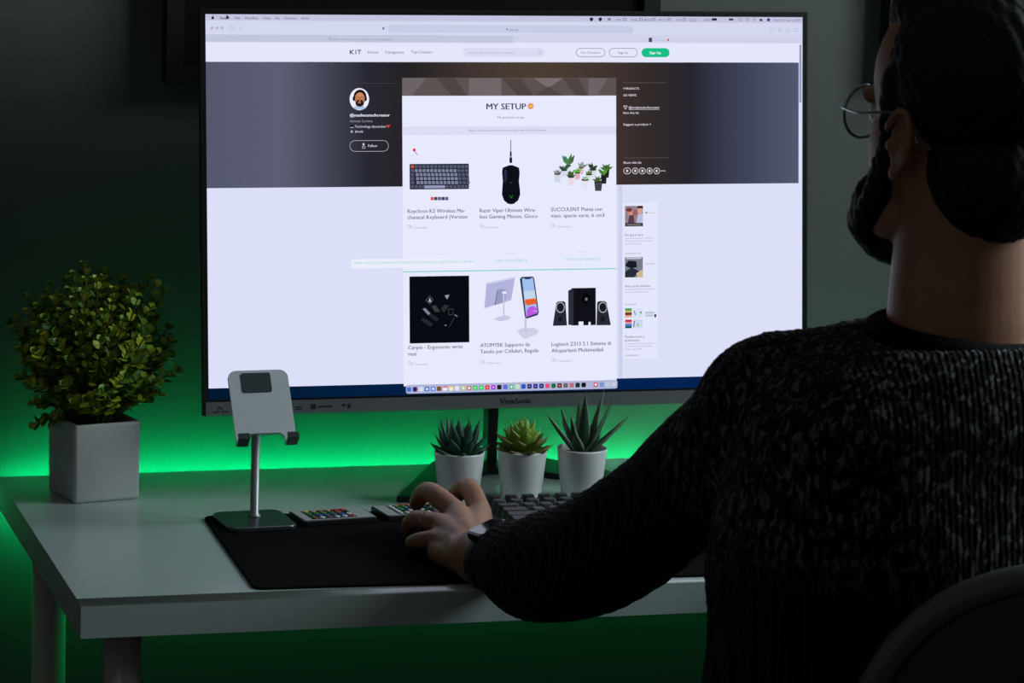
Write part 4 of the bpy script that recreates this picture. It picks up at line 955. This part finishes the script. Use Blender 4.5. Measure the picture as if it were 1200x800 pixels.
for s in (-1, 1):
    limb(bb, [hd(0.023, s*0.066, -0.035), hd(0.034, s*0.060, -0.072), hd(0.060, s*0.048, -0.094), hd(0.084, s*0.018, -0.110)], [0.009, 0.015, 0.020, 0.022], 16)
    bb.ell(hd(0.062, s*0.042, -0.080), (0.020, 0.021, 0.026), AX)
    limb(bb, [hd(0.094, s*0.006, -0.058), hd(0.090, s*0.026, -0.068), hd(0.084, s*0.034, -0.095)], [0.0085, 0.0095, 0.013], 12)
bb.ell(hd(0.089, 0, -0.112), (0.024, 0.036, 0.026), AX); bb.ell(hd(0.060, 0, -0.118), (0.046, 0.046, 0.022), AX)
bm2 = remesh(bb, 0.0035, 3, 'beard', PO)
displace(bm2, lambda x, y, z: 0.001*np.sin(x*500+z*250)*np.sin(y*450))
link('beard', bm2, m_hair, man)
eb = MB()
for s in (-1, 1): eb.tube([hd(0.093, s*0.012, 0.020), hd(0.090, s*0.030, 0.026), hd(0.076, s*0.046, 0.020)], [0.003, 0.0042, 0.002], 8, round_ends=True)
eb.build('eyebrows', m_hair, man)

# sweater: dark knit with a pale flecked yoke
def sweater_mat():
    m = bpy.data.materials.new('flecked_knit'); m.use_nodes = True; nt = m.node_tree; b = nt.nodes['Principled BSDF']; N = nt.nodes.new; Lk = nt.links.new
    b.inputs['Roughness'].default_value = 0.95; b.inputs['Specular IOR Level'].default_value = 0.1
    b.inputs['Sheen Weight'].default_value = 0.06; b.inputs['Sheen Roughness'].default_value = 0.5
    tc = N('ShaderNodeTexCoord')
    mp_ = N('ShaderNodeMapping'); mp_.inputs['Scale'].default_value = (1.0, 1.0, 0.42); Lk(tc.outputs['Object'], mp_.inputs['Vector'])
    n0 = N('ShaderNodeTexNoise'); n0.inputs['Scale'].default_value = 45; Lk(tc.outputs['Object'], n0.inputs['Vector'])
    ad = N('ShaderNodeMixRGB'); ad.blend_type = 'ADD'; ad.inputs[0].default_value = 0.012; Lk(mp_.outputs[0], ad.inputs[1]); Lk(n0.outputs['Color'], ad.inputs[2])
    n1 = N('ShaderNodeTexNoise'); n1.inputs['Scale'].default_value = 185; n1.inputs['Detail'].default_value = 2.5; Lk(ad.outputs[0], n1.inputs['Vector'])
    r1 = N('ShaderNodeValToRGB'); r1.color_ramp.elements[0].position = 0.52; r1.color_ramp.elements[1].position = 0.66; Lk(n1.outputs['Fac'], r1.inputs['Fac'])
    vm = N('ShaderNodeVectorMath'); vm.operation = 'DISTANCE'; vm.inputs[1].default_value = (0.005, 0.03*1.35, 1.12)
    ms2 = N('ShaderNodeMapping'); ms2.inputs['Scale'].default_value = (1.0, 1.35, 1.0); Lk(tc.outputs['Object'], ms2.inputs['Vector']); Lk(ms2.outputs[0], vm.inputs[0])
    r2 = N('ShaderNodeMapRange'); r2.inputs['From Min'].default_value = 0.34; r2.inputs['From Max'].default_value = 0.30; Lk(vm.outputs['Value'], r2.inputs['Value'])
    mu = N('ShaderNodeMath'); mu.operation = 'MULTIPLY'; Lk(r1.outputs['Color'], mu.inputs[0]); Lk(r2.outputs['Result'], mu.inputs[1])
    mx = N('ShaderNodeMixRGB'); Lk(mu.outputs[0], mx.inputs[0]); mx.inputs[1].default_value = (0.0045, 0.0047, 0.0055, 1); mx.inputs[2].default_value = (0.16, 0.165, 0.175, 1)
    Lk(mx.outputs[0], b.inputs['Base Color'])
    wv = N('ShaderNodeTexWave'); wv.inputs['Scale'].default_value = 55; wv.inputs['Distortion'].default_value = 2.0; wv.bands_direction = 'X'; Lk(tc.outputs['Object'], wv.inputs['Vector'])
    sm = N('ShaderNodeMath'); sm.operation = 'ADD'; Lk(wv.outputs['Fac'], sm.inputs[0]); Lk(n1.outputs['Fac'], sm.inputs[1])
    bp = N('ShaderNodeBump'); bp.inputs['Strength'].default_value = 0.9; bp.inputs['Distance'].default_value = 0.004; Lk(sm.outputs[0], bp.inputs['Height']); Lk(bp.outputs['Normal'], b.inputs['Normal'])
    return m
m_knit = sweater_mat()
m_rib = pbr('dark_rib_knit', (0.005, 0.005, 0.006), 0.95, spec=0.1, bump=0.6, bscale=300, lin=True)
sw = MB()
sw.loft(torso_rings(0.020), 0)
sw.tube([SL+V(0.01, 0, 0.004), V(0.62, -1.085, 1.029), V(0.706, -1.11, 1.022), V(0.80, -1.10, 1.030), SR+V(-0.01, 0, 0.004)], [0.069, 0.062, 0.064, 0.062, 0.069], 20, round_ends=True)
limb(sw, ARM_L[:5]+[V(0.4345, -0.662, 0.776)], [0.066, 0.063, 0.058, 0.060, 0.056, 0.046]); limb(sw, ARM_R[:6]+[V(0.815, -0.60, 0.773)], [0.068, 0.060, 0.054, 0.052, 0.050, 0.042, 0.038])
sme = remesh(sw, 0.005, 4, 'sweater', PO)
# loose folds and knit unevenness
displace(sme, lambda x, y, z: 0.0035*np.sin(z*38+x*9+np.sin(y*21)*1.2)*np.sin(x*17-y*13)+0.0010*np.sin(x*620)*np.sin(z*540+y*400))
swo = tag(link('sweater', sme, m_knit, man), 'dark knit sweater with pale flecked yoke')
col_ = MB(); col_.tube([V(0.704+0.073*math.cos(t), -1.116+0.070*math.sin(t), 1.080+0.004*math.sin(t)-0.006*math.cos(t)) for t in [2*PI*k/40 for k in range(41)]], 0.0150, 12, cap=False)
col_.build('collar', m_rib, swo)
for pts in ((V(0.436, -0.672, 0.777), V(0.431, -0.646, 0.773)), (V(0.820, -0.610, 0.774), V(0.812, -0.590, 0.772))):
    c = MB(); c.tube([pts[0], pts[0]*.6+pts[1]*.4, pts[1]], [0.0445, 0.0445, 0.041], 28); c.build('cuff', m_rib, swo)
# trousers and shoes
m_trs = pbr('dark_trousers', (0.008, 0.008, 0.010), 0.9, lin=True)
tr = MB()
for hx, kx, fx in ((0.615, 0.600, 0.600), (0.790, 0.805, 0.800)):
    limb(tr, [V(hx, -1.12, 0.550), V(kx, -0.90, 0.568), V(kx, -0.700, 0.552), V(fx, -0.690, 0.32), V(fx, -0.715, 0.11)], [0.094, 0.083, 0.068, 0.064, 0.058])
tr.ell(V(0.70, -1.15, 0.55), (0.20, 0.145, 0.090))
link('trousers', remesh(tr, 0.007, 3, 'trousers', PO), m_trs, man)
for fx in (0.600, 0.800):
    sh = MB(); limb(sh, [V(fx, -0.760, 0.050), V(fx, -0.66, 0.050), V(fx, -0.55, 0.036)], [0.042, 0.044, 0.034]); sh.prism([(fx+x, y) for x, y in ((-.04, -.80), (.04, -.80), (.045, -.60), (.03, -.515), (-.03, -.515), (-.045, -.60))], 0.0, 0.022)
    link('shoe', remesh(sh, 0.005, 3, 'shoe', PO), m_black2, man)

# things he wears: glasses, watch, ring
m_metal = pbr('steel_rim', (150, 156, 158), 0.25, metal=1.0)
m_glass = bpy.data.materials.new('lens_glass'); m_glass.use_nodes = True
nt = m_glass.node_tree; nt.nodes.clear(); tr_ = nt.nodes.new('ShaderNodeBsdfTransparent'); gl_ = nt.nodes.new('ShaderNodeBsdfGlossy'); mxs = nt.nodes.new('ShaderNodeMixShader'); ou = nt.nodes.new('ShaderNodeOutputMaterial')
gl_.inputs['Roughness'].default_value = 0.03; tr_.inputs[0].default_value = (0.93, 0.95, 0.95, 1)
mxs.inputs[0].default_value = 0.07; nt.links.new(tr_.outputs[0], mxs.inputs[1]); nt.links.new(gl_.outputs[0], mxs.inputs[2]); nt.links.new(mxs.outputs[0], ou.inputs[0])
gls = thing('glasses', hd(0.10, 0, -0.002), 'round thin metal-rimmed glasses worn by the man', 'glasses')
for s in (-1, 1):
    c = hd(0.098, s*0.0335, -0.003); lx = (HL*s-HF*0.10).normalized()
    rm = MB(); rm.tube([c+lx*0.0245*math.cos(t)+HU*0.0240*math.sin(t) for t in [2*PI*k/36 for k in range(37)]], 0.0016, 8, cap=False); rm.build('rim', m_metal, gls)
    ln = MB(); nrm = lx.cross(HU).normalized()
    ln.loft([[c+nrm*d+lx*0.0240*math.cos(t)+HU*0.0235*math.sin(t) for t in [2*PI*k/32 for k in range(32)]] for d in (-0.0009, 0.0009)], smooth=False); ln.build('lens', m_glass, gls)
    tm = MB(); tm.tube(bez([c+lx*0.0245+HU*0.004, c+lx*0.031+HU*0.006-HF*0.006, hd(0.045, s*0.0785, 0.006), hd(0.000, s*0.0785, 0.014), hd(-0.020, s*0.0740, 0.012), hd(-0.034, s*0.0720, -0.008)], 5), 0.0013, 8, round_ends=True); tm.build('temple_arm', m_metal, gls)
br = MB(); br.tube(bez([hd(0.098, 0.0095, 0.001), hd(0.1045, 0, 0.006), hd(0.098, -0.0095, 0.001)], 5), 0.0012, 8); br.build('bridge', m_metal, gls)
wd = (V(0.426, -0.640, 0.772)-V(0.414, -0.575, 0.766)).normalized(); wc = V(0.4245, -0.624, 0.7700)
wu0 = V(-0.36, 0, 1); wu = (wu0-wd*wd.dot(wu0)).normalized(); wsd = wd.cross(wu)
wt = thing('watch', wc, 'dark smart watch with a lit screen edge on the man\'s left wrist', 'watch')
Mw = Matrix(((wsd.x, wd.x, wu.x, wc.x), (wsd.y, wd.y, wu.y, wc.y), (wsd.z, wd.z, wu.z, wc.z), (0, 0, 0, 1)))
wb = MB()
ang = [2*PI*k/40 for k in range(40)]
def wring(k, y): return [Mw @ V(0.0345*k*math.cos(t), y, 0.0315*k*math.sin(t)) for t in ang]
wb.loft([wring(1.0, -0.010), wring(1.07, -0.010), wring(1.07, 0.010), wring(1.0, 0.010), wring(1.0, -0.010)], cap=False); wb.build('strap', m_black2, wt)
m_wcase = pbr('watch_case', (38, 40, 44), 0.3, metal=0.9)
cs = MB().prism(rrect(-0.019, -0.0205, 0.019, 0.0205, 0.008), 0.0290, 0.0385, M=Mw, bev=0.0022).build('case', m_wcase, wt)
MB().prism(rrect(-0.0165, -0.018, 0.0165, 0.018, 0.007), 0.0382, 0.0392, M=Mw, bev=0.0003).build('watch_glass', pbr('watch_glass', (0.01, 0.01, 0.012), 0.06, spec=0.8, lin=True), cs)
MB().tube([Mw @ V(-0.019, -0.006, 0.0335), Mw @ V(-0.0215, -0.006, 0.0335)], 0.0032, 14).build('crown', m_metal, cs)
rg = thing('finger_ring', V(0.3945, -0.456, 0.7735), 'thin metal ring on the man\'s ring finger', 'ring')
d = (V(*FL_[2][1])-V(*FL_[2][0])).normalized(); x_ = d.cross(V(0, 0, 1)).normalized(); y_ = d.cross(x_); c = V(*FL_[2][0])*.42+V(*FL_[2][1])*.58
MB().tube([c+x_*0.0104*math.cos(t)+y_*0.0104*math.sin(t) for t in [2*PI*k/28 for k in range(29)]], 0.0014, 8, cap=False).build('band', m_metal, rg)

# ------------------------------------------------------------------ office chair
m_ch = pbr('black_chair_shell', (0.010, 0.010, 0.011), 0.45, lin=True); m_chrim = pbr('glossy_chair_rim', (0.09, 0.094, 0.098), 0.3, lin=True)
chair = thing('office_chair', (0.765, -1.15, 0), 'black office chair with glossy rimmed backrest behind the man', 'chair')
def back_pt(u, z, d=0.0): # curved panel: u across, z height
    lean = 0.16*(z-0.48); y = -1.305-lean+0.10*(u/0.23)**2*0.6
    return V(0.767+u, y-d, z)
outline = []
for k in range(48):
    t = 2*PI*k/48; c_, s_ = math.cos(t), math.sin(t)
    uu = 0.225*math.copysign(abs(c_)**0.60, c_); zz = 0.705+0.228*math.copysign(abs(s_)**0.68, s_)
    outline.append((uu*(1.0 if s_ < 0 else 1.0-0.04*s_), zz))
def back_shell(d0, d1, k):
    rings = []
    for d, sc_k in ((d0, 0.0), (d0, 0.5), (d0, k*0.98), ((d0+d1)/2, k), (d1, k*0.98), (d1, 0.5), (d1, 0.0)):
        rings.append([back_pt(u*sc_k, 0.705+(z-0.705)*sc_k, d) for u, z in outline])
    m_ = MB(); m_.loft(rings, cap=False); return m_
back_shell(-0.012, 0.016, 0.97).build('backrest', m_ch, chair)
rim = MB(); rim.tube([back_pt(u, z, 0.004) for u, z in outline+outline[:1]], 0.0125, 12, cap=False); rim.build('backrest_rim', m_chrim, chair)
st = MB(); st.prism(rrect(0.52, -1.335, 1.01, -0.87, 0.09, 8), 0.405, 0.468, bev=0.02); st.build('seat', m_ch, chair)
bs = MB(); bs.tube([V(0.767, -1.28, 0.40), V(0.767, -1.345, 0.42), V(0.767, -1.375, 0.52), V(0.767, -1.385, 0.62)], [0.02]*4, 12, flat=2.0); bs.build('back_support', m_black2, chair)
MB().lathe([(0.028, 0.10), (0.028, 0.24), (0.018, 0.25), (0.018, 0.38), (0.09, 0.385), (0.09, 0.406)], (0.767, -1.12, 0), 24).build('gas_lift', m_black2, chair)
for k in range(5):
    a = 2*PI*k/5+0.3; e = V(0.767+0.30*math.cos(a), -1.12+0.30*math.sin(a), 0.075)
    sp5 = MB(); sp5.tube([V(0.767, -1.12, 0.105), e], [0.026, 0.016], 10); sp = sp5.build('base_spoke', m_black2, chair)
    w5 = MB(); x_ = V(-math.sin(a), math.cos(a), 0)
    for s in (-1, 1): w5.tube([V(e.x, e.y, 0.027)+x_*s*0.006, V(e.x, e.y, 0.027)+x_*s*0.020], 0.027, 18)
    w5.tube([V(e.x, e.y, 0.03), e], 0.006, 8); w5.build('caster', m_black2, sp)
